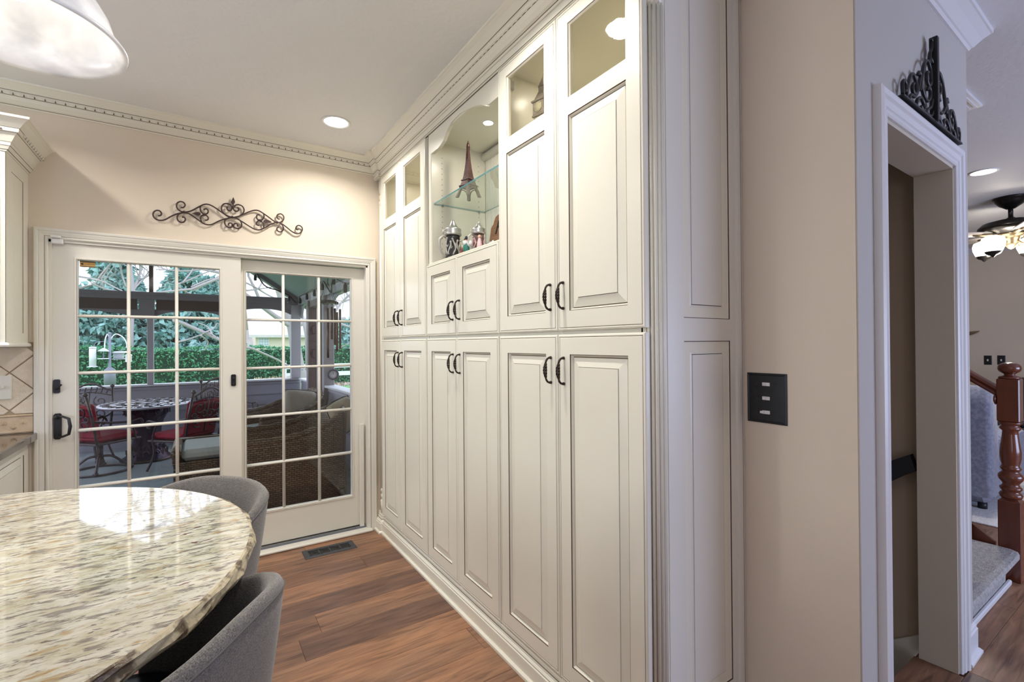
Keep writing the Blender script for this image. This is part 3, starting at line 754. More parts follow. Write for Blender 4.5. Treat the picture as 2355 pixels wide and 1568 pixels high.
def stein(x, y, s, label, dark, clear=False):
    t = thing('beer_stein', label, 'stein', (x, y, 1.8412), .3, local=True, group='lidded steins in the niche')
    PW_ = mat('stein_relief', (.50, .48, .45), .4, metal=.35)
    h = .135*s; r = .040*s
    b_ = MB(); b_.lathe([(0, 0), (r*1.14, 0), (r*1.16, .006*s), (r*1.05, .016*s), (r, .022*s), (r*.96, h*.9), (r*.98, h), (0, h)], (0, 0, 0), 28)
    b_.obj('mug', mat('stein_black', (.018, .018, .02), .25) if dark else glassmat('rose_glass', (.62, .50, .52), 1.45, .05, k=2.0), t)
    rn = random.Random(int(x*1000)); b_ = MB()
    for k in range(11 if dark else 6):
        a = 2*pi*k/(11 if dark else 6)+rn.uniform(-.1, .1); pts = []; z = .026*s
        zt = h*rn.uniform(.70, .88)
        for i in range(7):
            f = i/6; aa = a+.22*math.sin(f*5+k*1.7)+rn.uniform(-.05, .05); pts.append((r*1.01*math.cos(aa), r*1.01*math.sin(aa), z+(zt-z)*f))
        b_.tube(pts, [.0040*s, .0048*s, .0038*s, .0055*s, .0062*s, .0035*s, .0048*s], 7)
        if dark: b_.tube([pts[4], (r*1.05*math.cos(a+.28), r*1.05*math.sin(a+.28), z+(zt-z)*.45), (r*1.03*math.cos(a+.40), r*1.03*math.sin(a+.40), z+(zt-z)*.62)], .0026*s, 6)
        b_.ball(pts[-1], .0066*s, 6)
    b_.obj('relief_figures', PW_ if dark else mat('painted_pink', (.62, .36, .40), .5), t)
    b_ = MB(); b_.lathe([(r*1.0, h), (r*1.16, h+.002*s), (r*1.22, h+.008*s), (r*1.16, h+.014*s), (r*1.12, h+.018*s), (r*1.14, h+.034*s), (r*1.10, h+.040*s), (r*.75, h+.046*s), (r*.48, h+.062*s), (r*.30, h+.078*s), (r*.16, h+.088*s), (0, h+.091*s)], (0, 0, 0), 28)
    b_.obj('pewter_lid', CHROME, t)
    b_ = MB(); ca = pi*.86
    def P(rr, z): return (rr*math.cos(ca), rr*math.sin(ca), z)
    b_.tube([P(r*1.0, h*.90), P(r*1.45, h*.98), P(r*1.95, h*.82), P(r*2.0, h*.55), P(r*1.7, h*.32), P(r*1.35, h*.16), P(r*1.0, h*.14)], [.006*s, .007*s, .0075*s, .0065*s, .006*s, .006*s, .005*s], 8)
    b_.tube([P(r*1.1, h+.030*s), P(r*1.4, h+.028*s), P(r*1.5, h*.95)], .0035*s, 6); b_.obj('handle', PW_, t)
stein(1.195, 2.385, 1.0, 'large black stein with grey relief figures and pewter lid', True)
stein(1.205, 2.115, .70, 'smaller glass stein with a pointed pewter lid beside the wooden plaque', False)
# small mugs and figurines
t = thing('shot_glass', 'small clear glass with red painted figure next to the large stein', 'glass', (1.185, 2.265, 1.8412))
b_ = MB(); b_.lathe([(.014, 0), (.019, .055), (.0175, .055), (.0125, .004)], t.location, 16); b_.obj('cup', glassmat('clear_glass', (.93, .94, .93), 1.45), t)
b_ = MB(); b_.lathe([(.008, .004), (.010, .02), (.004, .038), (.005, .044), (0, .050)], t.location, 10); b_.obj('painted_figure', mat('figure_red', (.55, .07, .08), .4), t)
t = thing('shot_glass', 'taller clear glass with a gold band behind the red figure glass', 'glass', (1.255, 2.235, 1.8412))
b_ = MB(); b_.lathe([(.018, 0), (.026, .075), (.0245, .075), (.016, .004)], t.location, 16); b_.obj('cup', MATS.get('cg') or bpy.data.materials['clear_glass'], t)
b_ = MB(); b_.lathe([(.0265, .070), (.0268, .074), (.026, .076)], t.location, 16); b_.obj('rim', GOLD, t)
t = thing('figurine', 'small white-bearded painted figurine in green and dark coat', 'figurine', (1.152, 2.150, 1.8412))
c_ = t.location
b_ = MB(); b_.lathe([(.016, 0), (.018, .012), (.016, .03), (.012, .045), (.009, .052)], c_, 14); b_.obj('coat', mat('figure_green', (.02, .16, .13), .5), t)
b_ = MB(); b_.ball((c_[0], c_[1], c_[2]+.060), .011, 8); b_.obj('head', mat('figure_skin', (.72, .42, .32), .6), t)
b_ = MB(); b_.lathe([(.012, .052), (.011, .040), (.006, .030), (0, .026)], (c_[0]-.006, c_[1], c_[2]+.006), 10); b_.ball((c_[0]+.01, c_[1]-.020, c_[2]+.045), .017, 8); b_.obj('beard', WHITEP, t)
b_ = MB(); b_.lathe([(.013, .066), (.008, .074), (.008, .082), (0, .086)], c_, 10); b_.obj('hat', BLACK, t)
b_ = MB(); b_.box(c_[0]-.012, c_[0]+.012, c_[1]+.006, c_[1]+.022, c_[2]+.0, c_[2]+.022, c=.003); b_.obj('sack', BLACK, t)
t = thing('figurine', 'small pink and white figurine standing by the near end of the niche', 'figurine', (1.160, 2.028, 1.8412))
c_ = t.location
b_ = MB(); b_.lathe([(.012, 0), (.013, .02), (.008, .045), (.006, .052)], c_, 12); b_.obj('gown', mat('figure_pink', (.78, .55, .58), .5), t)
b_ = MB(); b_.ball((c_[0], c_[1], c_[2]+.060), .009, 8); b_.obj('head', MATS['figure_skin'], t)
# wooden plaque with carved letters
t = thing('wooden_plaque', 'brown wooden plaque with black carved letters leaning in the niche', 'plaque', (1.39, 2.06, 1.8412))
c = MB(); P0 = Vector((1.400, 2.345, 1.8412)); pu = Vector((.10, -.995, 0)).normalized(); pv = Vector((.16, .016, .987)).normalized(); pn = pu.cross(pv)
sh = [(0, 0), (0, .200), (.008, .212), (.018, .220), (.022, .240), (.032, .262), (.060, .275), (.30, .285), (.34, .262), (.36, .20), (.36, 0)]
c.prism(sh, P0, pu, pv, pn, .012); c.obj('board', mat('plaque_wood', (.30, .15, .085), .5, var=(8, (1, 1, 12), (.24, .11, .06), .4, .6)), t)
lt = text('FR', 'carved_letters', P0+pu*.040+pv*.155+pn*.0125, .115, BLACK, t, (0, 0, 0), ext=.002, shear=.2)
M3 = Matrix((pu, pv, pn)).transposed(); lt.rotation_euler = M3.to_euler()
c = MB(); c.tube([P0+pu*(.10+.12*math.sin(a))+pv*(.090+.035*math.cos(a*1.5))+pn*.013 for a in [i*.16 for i in range(12)]], .004, 6); c.obj('carved_flourish', BLACK, t)
t = thing('small_dish', 'small dark lidded dish in front of the wooden plaque', 'dish', (1.215, 1.990, 1.8412))
b_ = MB(); b_.lathe([(.020, 0), (.034, .008), (.038, .022), (.036, .022), (.0, .012)], t.location, 20); b_.obj('bowl', mat('dark_pot', (.06, .035, .03), .2), t)
b_ = MB(); b_.lathe([(.038, .022), (.030, .030), (.008, .034), (.006, .040), (0, .042)], t.location, 20); b_.obj('lid', CHROME, t)
# clock tower ornament behind the glass of the near unit
t = thing('clock_tower_ornament', 'silver and ivory clock tower ornament behind the cabinet glass', 'ornament', (1.275, 1.655, 2.2162), .2, local=True)
IV = mat('ivory_relief', (.62, .58, .42), .4, bump=(160, .5)); SV = mat('silver_relief', (.38, .34, .29), .35, metal=.5, bump=(160, .5))
b_ = MB(); b_.box(-.032, .032, -.032, .032, 0, .15, c=.003)
for k in range(-2, 3):
    for M in (Matrix.Rotation(a*pi/2, 4, 'Z') for a in range(4)): b_.box(k*.012-.0025, k*.012+.0025, .031, .034, .005, .145, M=M)
b_.obj('shaft', IV, t)
b_ = MB(); b_.box(-.038, .038, -.038, .038, .15, .160, c=.003); b_.box(-.034, .034, -.034, .034, .160, .215, c=.002); b_.box(-.040, .040, -.040, .040, .215, .224, c=.003)
b_.lathe([(.044, .224), (.022, .265)], (0, 0, 0), 4, smooth=False, a0=pi/4, a1=pi/4+2*pi); b_.box(-.016, .016, -.016, .016, .262, .285, c=.002)
b_.lathe([(.024, .285), (.004, .330), (.001, .350)], (0, 0, 0), 4, smooth=False, a0=pi/4, a1=pi/4+2*pi); b_.obj('spire', SV, t)
b_ = MB()
for k in range(4):
    M = Matrix.Rotation(k*pi/2, 4, 'Z'); b_.lathe([(0, .0), (.022, .0), (.022, .0025)], (0, .034, .188), 20, axis='Y', M=M)
b_.obj('clock_face', IV, t)
t = thing('serving_bowl', 'white glass bowl behind the pane of the corner pantry cabinet', 'bowl', (1.30, 2.80, 2.2162))
b_ = MB(); b_.lathe([(.05, 0), (.05, .008), (.09, .05), (.12, .10), (.115, .10), (.085, .055), (.04, .012)], t.location, 28); b_.obj('bowl_body', mat('milk_white', (.72, .70, .66), .2), t)
# ================================================================= ceiling lights, pendants, wall art, plates
GLOW = mat('can_glow', (1, 1, 1), .5, emit=((1, .96, .90), 16))
CANW = mat('can_trim_white', (.80, .80, .80), .5)
can0 = None
for i, (x, y) in enumerate(CANS[:3]+CANS[3:5]):
    if can0 is None:
        t = thing('recessed_ceiling_light', 'round white recessed ceiling light above the glass door', 'light', (x, y, H), local=True, group='recessed kitchen ceiling lights')
        b_ = MB(); b_.lathe([(.078, -.0005), (.086, -.001), (.086, -.004), (.078, -.006), (.070, -.003), (.064, .0)], (0, 0, 0), 40); b_.obj('trim_ring', CANW, t)
        b_ = MB(); b_.lathe([(0, -.0015), (.070, -.0015), (.070, -.0005), (0, -.0005)], (0, 0, 0), 40); b_.obj('lens', GLOW, t); can0 = t
    else:
        c = copy_tree(can0, loc=(x, y, H)); c['label'] = ['', 'recessed ceiling light mirrored in the cabinet glass', 'assumed recessed ceiling light behind the camera near the hall', 'recessed ceiling light above the wall cabinet', 'assumed recessed ceiling light beyond the pendant lamp'][i]
t = thing('living_ceiling_light', 'bright recessed ceiling light in front of the ceiling fan', 'light', (5.33, 1.076, H), local=True)
b_ = MB(); b_.lathe([(.088, -.0005), (.096, -.001), (.096, -.005), (.080, -.007), (.072, -.001)], (0, 0, 0), 40); b_.obj('trim_ring', CANW, t)
b_ = MB(); b_.lathe([(0, -.002), (.080, -.002), (.080, -.0005), (0, -.0005)], (0, 0, 0), 40); b_.obj('lens', GLOW, t)
# two pendants over the table
ALAB = bpy.data.materials.new('alabaster_glass'); ALAB.use_nodes = True
nt = ALAB.node_tree; b = nt.nodes['Principled BSDF']; n = nt.nodes.new('ShaderNodeTexNoise'); tcn = nt.nodes.new('ShaderNodeTexCoord')
n.inputs['Scale'].default_value = 3.5; n.inputs['Distortion'].default_value = 2.2; n.inputs['Detail'].default_value = 4
r_ = nt.nodes.new('ShaderNodeValToRGB'); r_.color_ramp.elements[0].position = .35; r_.color_ramp.elements[0].color = (.60, .61, .62, 1); r_.color_ramp.elements[1].position = .65; r_.color_ramp.elements[1].color = (.97, .96, .94, 1)
nt.links.new(tcn.outputs['Object'], n.inputs[0]); nt.links.new(n.outputs[0], r_.inputs[0]); nt.links.new(r_.outputs[0], b.inputs['Base Color'])
nt.links.new(r_.outputs[0], b.inputs['Emission Color']); b.inputs['Emission Strength'].default_value = .16; b.inputs['Roughness'].default_value = .15
pend = thing('pendant_lamp', 'white alabaster glass pendant lamp hanging over the granite table', 'lamp', (-.272, 1.207, 1.945), local=True, group='pendant lamps over the table')
sh = [(.158, 0), (.160, .004), (.156, .010), (.146, .014), (.142, .020), (.141, .030), (.132, .060), (.115, .090), (.088, .118), (.060, .140), (.040, .158), (.032, .180), (.029, .180), (.036, .156), (.056, .136), (.084, .114), (.110, .087), (.127, .058), (.136, .030), (.138, .018), (.150, .004)]
b_ = MB(); b_.lathe(sh, (0, 0, 0), 64); b_.obj('glass_shade', ALAB, pend)
b_ = MB(); b_.lathe([(.034, .172), (.040, .178), (.036, .215), (.020, .235), (.008, .245), (.006, H-1.945-.03)], (0, 0, 0), 20); b_.lathe([(.006, H-1.945-.032), (.06, H-1.945-.025), (.065, H-1.945-.001)], (0, 0, 0), 24); b_.obj('rod', IRON, pend)
b_ = MB(); b_.ball((0, 0, .09), .030, 12); b_.obj('bulb', mat('bulb_glow', (1, 1, 1), .5, emit=((1, .95, .88), 4)), pend)
p2 = copy_tree(pend, loc=(-.70, 1.207, 1.945)); p2['label'] = 'second alabaster pendant lamp, seen only mirrored in the sliding door'
for ch in p2.children: pass

# ---- wrought iron scroll over the glass door, traced on the wall plane
WI = mat('wall_iron', (.060, .036, .034), .5, metal=.3)
YA = B-.016
def zp(x, y): return up(340+x/6.365, 440+y/6.365, 'Y', YA)
def smooth(pts, n=6):
    P = [Vector(p) for p in pts]; out = []
    for i in range(len(P)-1):
        p0 = P[max(0, i-1)]; p1 = P[i]; p2_ = P[i+1]; p3 = P[min(len(P)-1, i+2)]
        for k in range(n):
            t = k/n; out.append(.5*((2*p1)+(-p0+p2_)*t+(2*p0-5*p1+4*p2_-p3)*t*t+(-p0+3*p1-3*p2_+p3)*t**3))
    out.append(P[-1]); return out
t = thing('wall_scroll', 'dark wrought iron scroll ornament hung above the glass door', 'wall decor', tuple(zp(1240, 330)))
curves = [
 [(148, 358), (185, 352), (200, 325), (180, 290), (140, 278), (98, 292), (76, 330), (88, 375), (130, 412), (195, 424), (260, 410), (340, 365), (430, 328), (520, 312), (600, 325), (700, 390), (800, 460), (870, 487), (940, 482), (1050, 430), (1150, 398), (1240, 385), (1310, 402), (1400, 455), (1500, 520), (1570, 555), (1640, 562), (1720, 528), (1800, 482), (1860, 460), (1900, 456), (1960, 475), (2020, 515), (2100, 580), (2170, 617), (2225, 610), (2258, 570), (2255, 525), (2215, 498), (2180, 510), (2168, 540), (2185, 560), (2205, 556)],
 [(482, 235), (520, 235), (545, 200), (520, 160), (470, 150), (428, 175), (422, 225), (450, 270), (500, 298), (560, 302), (640, 282), (740, 230), (820, 192), (880, 190), (940, 212), (1020, 262), (1110, 325), (1180, 362), (1240, 378), (1310, 372), (1400, 335), (1480, 300), (1560, 277), (1620, 282), (1680, 315), (1770, 378), (1840, 430), (1890, 455), (1945, 450), (1985, 415), (1988, 365), (1950, 330), (1905, 338), (1888, 370), (1905, 400), (1930, 405)],
 [(500, 378), (535, 380), (548, 415), (525, 448), (480, 452), (442, 425), (430, 375), (450, 335), (500, 315)],
 [(1240, 385), (1180, 372), (1120, 330), (1080, 275), (1085, 215), (1120, 182), (1180, 182), (1225, 215), (1230, 255), (1205, 282), (1170, 272), (1158, 240), (1172, 225)],
 [(1270, 378), (1340, 360), (1395, 320), (1408, 265), (1380, 215), (1320, 194), (1272, 210), (1252, 245), (1268, 280), (1305, 292), (1330, 270), (1325, 245), (1308, 240)],
 [(1200, 388), (1140, 410), (1125, 455), (1145, 505), (1190, 530), (1230, 515), (1240, 485), (1215, 462), (1185, 470), (1180, 492)],
 [(1300, 392), (1350, 425), (1374, 475), (1362, 525), (1320, 545), (1272, 530), (1252, 500), (1270, 472), (1300, 472), (1315, 495), (1308, 512)],
 [(770, 215), (768, 260), (785, 305), (830, 332), (868, 325), (884, 290), (865, 258), (830, 258), (820, 275)],
 [(790, 445), (770, 400), (780, 362), (815, 345), (855, 352), (882, 380), (880, 412), (850, 422), (838, 415)],
 [(1695, 325), (1700, 370), (1680, 408), (1645, 422), (1605, 408), (1590, 375), (1605, 345), (1635, 342)],
 [(1690, 545), (1698, 500), (1680, 455), (1645, 432), (1610, 435), (1590, 465), (1600, 492), (1630, 498)],
 [(1920, 455), (1965, 490), (1985, 535), (1970, 580), (1930, 592), (1895, 570), (1892, 535), (1920, 520)],
 [(1250, 250), (1248, 170)],
]
for cv in curves:
    b_ = MB(); pts = smooth([zp(x, y) for x, y in cv]); b_.tube(pts, .0042, 8, flat=(0, -1, 0)); b_.obj('scroll', WI, t)
def leaf(poly):
    b_ = MB(); P = [zp(x, y) for x, y in poly]; n = len(P)
    b_.add([p+Vector((0, -.004, 0)) for p in P]+[p+Vector((0, .003, 0)) for p in P], [tuple(range(n)), tuple(range(n, 2*n))[::-1]]+[(i, (i+1) % n, n+(i+1) % n, n+i) for i in range(n)])
    b_.obj('spear_leaf', WI, t)
leaf([(1250, 85), (1268, 125), (1278, 160), (1258, 190), (1238, 190), (1216, 155), (1232, 120)])
leaf([(648, 322), (690, 308), (740, 302), (775, 325), (770, 345), (735, 356), (690, 340)])
leaf([(1808, 445), (1765, 422), (1725, 412), (1690, 430), (1690, 445), (1730, 465), (1770, 458)])
for x, y in ((528, 302), (1238, 378), (825, 338), (1645, 425), (1895, 455), (1245, 490), (1246, 235)):
    b_ = MB(); b_.ball(zp(x, y), .0085, 8); b_.obj('collar', WI, t)
# ---- iron piece above the doorway
t = thing('overdoor_ornament', 'black iron fretwork pediment on top of the doorway casing', 'wall decor', tuple(W_(.63, -.02, 2.18)))
FT = DZ+.086; uc = .655
def ip(u, z): return W_(uc+u, -.022, FT+z)
b_ = MB(); b_.box(uc-.345, uc+.345, -.030, -.004, FT, FT+.006, M=WM); b_.obj('base_bar', BLACK, t)
b_ = MB(); b_.box(uc-.011, uc+.011, -.037, -.012, FT+.006, FT+.318, c=.002, M=WM); b_.obj('centre_bar', BLACK, t)
half = [
 [(.33, .012), (.335, .045), (.318, .060), (.300, .050), (.300, .030), (.315, .028)],
 [(.30, .008), (.285, .050), (.250, .100), (.215, .105), (.195, .080), (.200, .050), (.225, .045), (.238, .062), (.225, .078)],
 [(.275, .008), (.255, .030), (.215, .035), (.185, .060), (.165, .100), (.150, .125), (.165, .135), (.178, .122)],
 [(.20, .008), (.185, .035), (.150, .050), (.120, .040), (.115, .018), (.135, .012), (.150, .022)],
 [(.155, .075), (.135, .130), (.105, .185), (.065, .205), (.035, .180), (.030, .140), (.055, .120), (.080, .135), (.080, .160), (.062, .165)],
 [(.150, .105), (.115, .070), (.075, .060), (.045, .080), (.040, .105), (.060, .115), (.075, .100)],
 [(.105, .008), (.075, .030), (.035, .050), (.012, .085)], [(.045, .205), (.040, .240), (.022, .262), (.012, .290), (.022, .300)],
 [(.060, .200), (.030, .225), (.012, .215)], [(.10, .012), (.06, .012), (.03, .020), (.012, .040)]]
for cv in half:
    for s_ in (1, -1):
        b_ = MB(); b_.tube(smooth([ip(a*s_, c*1.02) for a, c in cv], 5), .0058, 6); b_.obj('scroll', BLACK, t)

# ---- switch plates
def plate(t, mk, w_, h_, m, th=.006):
    b_ = MB(); b_.rings(mk(-w_/2, -h_/2, 0), mk(1, 0, 0)-mk(0, 0, 0), mk(0, 1, 0)-mk(0, 0, 0), mk(0, 0, 1)-mk(0, 0, 0), w_, h_, [(0, 0), (0, th*.4), (.006, th), (.0075, th*.8), (.009, th)]); return b_.obj('plate', m, t)
t = thing('switch_plate', 'black three-gang switch plate with white toggles on the beige wall', 'switch', (1.628, .870, 1.21))
c0 = up(1765.5, 915, 'X', 1.6275)
def mk(u, v, n): return Vector((c0.x-n, c0.y-u, c0.z+v))
a_ = up(1720, 912, 'X', 1.6275); e_ = up(1811, 918, 'X', 1.6275); t0, t1 = up(1720, 856, 'X', 1.6275), up(1720, 967, 'X', 1.6275)
WP, HP = a_.y-e_.y, t0.z-t1.z; c0 = Vector((1.6275, (a_.y+e_.y)/2, (t0.z+t1.z)/2))
plate(t, mk, WP, HP, mat('black_plate', (.014, .016, .018), .35))
for k, dz in enumerate((.048, 0, -.048)):
    b_ = MB(); b_.box(c0.x-.008, c0.x-.005, c0.y-.013, c0.y+.013, c0.z+dz-.006, c0.z+dz+.006, c=.001); b_.box(c0.x-.014, c0.x-.007, c0.y+(-.002 if k < 2 else .004), c0.y+(.008 if k < 2 else .018), c0.z+dz-.004, c0.z+dz+.004, c=.001)
    b_.obj('toggle', WHITEP, t)
    for s_ in (1, -1):
        b_ = MB(); b_.lathe([(.0026, 0), (.002, -.0012), (0, -.0015)], (c0.x-.0062, c0.y+s_*.031, c0.z+dz), 8, axis='X'); b_.obj('screw', mat('screw_dark', (.08, .08, .08), .3, metal=.8), t)
def small_plate(px, py, lab):
    c0 = up(px, py, 'X', 9.699)
    t = thing('switch_plate', lab, 'switch', tuple(c0), group='black switch plates on the living room wall')
    plate(t, lambda u, v, n: Vector((c0.x-n, c0.y-u, c0.z+v)), .085, .135, MATS['black_plate'])
    b_ = MB(); b_.box(c0.x-.016, c0.x-.006, c0.y-.008, c0.y+.008, c0.z-.014, c0.z+.014, c=.002); b_.obj('toggle', WHITEP, t)
small_plate(2272, 828, 'black switch plate on the far wall, nearer the doorway'); small_plate(2303, 828, 'black switch plate on the far wall, above the newel post')
c0 = up(2249, 763, 'X', 9.69)
t = thing('wall_hook', 'small brown hook on the far living room wall', 'hook', tuple(c0)); b_ = MB(); b_.tube([(9.698, c0.y+.12, c0.z-.03), (9.66, c0.y+.04, c0.z-.01), (9.62, c0.y-.03, c0.z+.01)], [.03, .022, .006], 8); b_.obj('peg', mat('peg_brown', (.25, .17, .10), .5), t)
# ---- floor register
t = thing('floor_register', 'black scrollwork metal heating vent in the wooden floor', 'vent', (.736, 3.335, 0))
q0 = [up(692, 1270, 'Z', 0), up(806, 1243, 'Z', 0), up(822, 1258, 'Z', 0), up(706, 1288, 'Z', 0)]
x0, x1 = .573, .900; y0, y1 = 3.262, 3.403
b_ = MB(); b_.rings((x0, y0, 0.0005), (1, 0, 0), (0, 1, 0), (0, 0, 1), x1-x0, y1-y0, [(0, 0), (.002, .004), (.006, .006), (.030, .005), (.030, .001)], close=False); b_.obj('rim', mat('register_grey', (.06, .065, .075), .45, metal=.4), t)
b_ = MB(); b_.box(x0+.026, x1-.026, y0+.026, y1-.026, .0005, .0014); b_.obj('duct', DARKP, t)
b_ = MB(); L_ = x1-x0-.06; ym = (y0+y1)/2; hh = (y1-y0)/2-.030
for k in range(4):
    xm = x0+.03+L_*(k+.5)/4; rr = L_/8
    b_.tube([(xm+rr*.93*math.cos(a), ym+hh*.92*math.sin(a), .0035) for a in [i*pi/10 for i in range(20)]], .0024, 6, closed=True)
    b_.tube([(xm+rr*.50*math.cos(a), ym+hh*.45*math.sin(a), .0035) for a in [i*pi/8-.2 for i in range(13)]], .0022, 6)
for k in range(5):
    xm = x0+.03+L_*k/4; b_.box(xm-.003, xm+.003, ym-hh, ym+hh, .001, .0045)
b_.obj('scroll_grille', MATS['register_grey'], t)
# ================================================================= wall cabinet, backsplash and counter at the left
XC = -.745
t = thing('wall_cabinet', 'cream wall cabinet with heavy crown hanging at the left picture edge', 'cabinet', (-1.1, 3.35, 1.38))
YF = 3.160
s = MB(); s.box(-1.65, XC-.002, YF, B-.0005, 1.395, 2.33); s.obj('carcass', CREAM, t)
b_ = MB(); O = (XC-.0195, YF, 1.395); w_ = B-YF; h_ = 2.305-1.395     # side panel faces +X
U, V, N = (0, 1, 0), (0, 0, 1), (1, 0, 0)
u0, u1, v0, v1 = 3.243-YF, 3.428-YF, 1.445-1.395, 2.222-1.395
def q(a0, a1, c0_, c1_): b_.add([Vector(O)+Vector(U)*a+Vector(V)*c+Vector(N)*.0195 for a, c in ((a0, c0_), (a1, c0_), (a1, c1_), (a0, c1_))], [(0, 1, 2, 3)])
q(0, w_-.0005, 0, v0); q(0, u0, v0, v1); q(u1, w_-.0005, v0, v1); q(0, w_-.0005, v1, h_)
inner_rings(b_, Vector(O)+Vector(U)*u0+Vector(V)*v0, U, V, N, u1-u0, v1-v0, 'panel'); b_.obj('side_panel', [CREAM, GLAZE], t)
b_ = MB(); O = (-1.19, YF-.001, 1.41); front(b_, O, (1, 0, 0), (0, 0, 1), (0, -1, 0), .42, .885, [(.068, .352, .072, .813)]); inner_rings(b_, Vector(O)+Vector((.068, 0, .072)), (1, 0, 0), (0, 0, 1), (0, -1, 0), .284, .741, 'panel')
d = b_.obj('door', [CREAM, GLAZE], t)
c = PULL.copy(); COL.objects.link(c); c.parent = d; c.rotation_euler = (0, 0, pi/2); c.location = Vector((-1.15, YF-.020, 1.52))-ORG[t.name]
CR2 = [(-.02, -.145), (.004, -.145), (.006, -.138, 1), (.009, -.137), (.016, -.125), (.018, -.122, 1), (.020, -.121), (.022, -.108), (.026, -.104), (.040, -.078), (.046, -.070), (.048, -.067, 1), (.050, -.066), (.056, -.064), (.058, -.048, 1), (.060, -.047), (.072, -.034), (.084, -.020), (.096, -.012), (.101, -.010), (.103, 0), (-.02, 0)]
b_ = MB(); zt = 2.438; path = [(-1.65, YF), (XC, YF), (XC, B)]
b_.sweep([(p[0], p[1], zt) for p in path], CR2, (0, 0, 1), side=1); b_.obj('crown_molding', [CREAM, GLAZE], t)
e = MB()
for i in range(2):
    a, c = Vector((*path[i], zt)), Vector((*path[i+1], zt)); d_ = c-a; L = d_.length; d_.normalize(); sd = d_.cross(Vector((0, 0, 1))); n = int(L/.034)
    for k in range(n):
        p = a+d_*((k+.5)*L/n)+sd*.058+Vector((0, 0, -.056)); h = .013; zz = Vector((0, 0, .008))
        e.add([p-d_*h+zz, p+d_*h+zz, p+d_*h*.5-zz, p-d_*h*.5-zz, p+sd*.009], [(0, 1, 4), (1, 2, 4), (2, 3, 4), (3, 0, 4)], 0, True)
        e.add([p+d_*(L/n/2)+sd*.006+zz*.2, p+d_*(L/n/2-.005)-zz, p+d_*(L/n/2+.005)-zz], [(0, 1, 2)], 1)
o = e.obj('egg_strip', [CREAM, GLAZE], t, normals=False); o['kind'] = 'stuff'
b_ = MB(); b_.sweep([(-1.65, YF, 1.395), (XC, YF, 1.395), (XC, B-.001, 1.395)], [(-.03, -.022), (.004, -.022), (.012, -.018), (.014, -.010), (.010, -.003), (.002, .001), (-.03, .001)], (0, 0, 1), side=1); b_.obj('light_rail', CREAMW, t)
# ---- backsplash of tumbled stone tiles set on the diagonal
t = thing('backsplash', 'tumbled cream stone tile backsplash with a carved border between counter and cabinet', 'backsplash', (-1.1, B, 1.15))
STONE = mat('tumbled_stone', (.66, .56, .42), .7, var=(14, (1, 1, 1), (.76, .67, .53), .35, .7), bump=(60, .5), coords='Object')
GROUT = mat('grout', (.42, .33, .22), .9)
s = MB(); s.box(-1.65, -.724, B-.004, B-.0003, .92, 1.40); s.obj('grout', GROUT, t)
S_ = .141; zb, ztp = 1.024, 1.372; xl, xr = -1.45, -.726
p0 = up(22, 857, 'Y', B-.008); 
rn = random.Random(4)
def clip(poly, f):       # keep f(p) >= 0
    out = []
    for i in range(len(poly)):
        a, b = poly[i], poly[(i+1) % len(poly)]; fa, fb = f(a), f(b)
        if fa >= 0: out.append(a)
        if (fa >= 0) != (fb >= 0): tt = fa/(fa-fb); out.append((a[0]+(b[0]-a[0])*tt, a[1]+(b[1]-a[1])*tt))
    return out
D_ = S_*math.sqrt(2)
for i in range(-10, 8):
    for j in range(-8, 8):
        if (i+j) % 2: continue
        cx, cz = p0.x-.10+i*D_/2, p0.z+.0+j*D_/2; r = D_/2-.0035
        poly = [(cx-r, cz), (cx, cz-r), (cx+r, cz), (cx, cz+r)]
        for f in (lambda p: p[0]-xl, lambda p: xr-p[0], lambda p: p[1]-zb, lambda p: ztp-p[1]):
            poly = clip(poly, f)
            if len(poly) < 3: break
        if len(poly) < 3: continue
        ar = abs(sum(poly[k][0]*poly[(k+1) % len(poly)][1]-poly[(k+1) % len(poly)][0]*poly[k][1] for k in range(len(poly))))/2
        if ar < .0006: continue
        mx = sum(p[0] for p in poly)/len(poly); mz = sum(p[1] for p in poly)/len(poly); n = len(poly); dy = rn.uniform(0, .0012)
        vs = [(x, B-.004, z) for x, z in poly]+[(x, B-.0085-dy, z) for x, z in poly]+[(mx+(x-mx)*.95, B-.0105-dy, mz+(z-mz)*.95) for x, z in poly]
        b_ = MB(); b_.add(vs, [(k, (k+1) % n, n+(k+1) % n, n+k) for k in range(n)]+[(n+k, n+(k+1) % n, 2*n+(k+1) % n, 2*n+k) for k in range(n)]+[tuple(range(2*n, 3*n))]); b_.obj('tile', STONE, t)
BORD = mat('border_stone', (.56, .41, .27), .6, var=(30, (1, 1, 1), (.62, .49, .34), .4, .65))
for k in range(5):
    x1 = -.726-k*.150; x0 = x1-.148
    b_ = MB(); b_.box(x0, x1, B-.011, B-.004, .9205, 1.019, c=.002); o = b_.obj('border_tile', BORD, t)
    b_ = MB(); b_.tube([(x0, B-.012, 1.014), (x1, B-.012, 1.014)], .0055, 8); b_.tube([(x0, B-.012, .929), (x1, B-.012, .929)], .003, 6)
    for cx, cz, s_ in ((x0+.037, .977, 1), (x0+.111, .977, 1), (x0+.074, .953, -1)):
        for a in range(-3, 4):
            an = a*.42+(0 if s_ > 0 else pi); L = .020-.002*abs(a)
            b_.tube([(cx, B-.011, cz-.008*s_), (cx+L*.6*math.sin(an), B-.013, cz-.008*s_+L*.6*math.cos(an)), (cx+L*math.sin(an), B-.011, cz-.008*s_+L*math.cos(an))], [.0012, .0026, .0015], 5)
    b_.obj('palmette_relief', BORD, o)
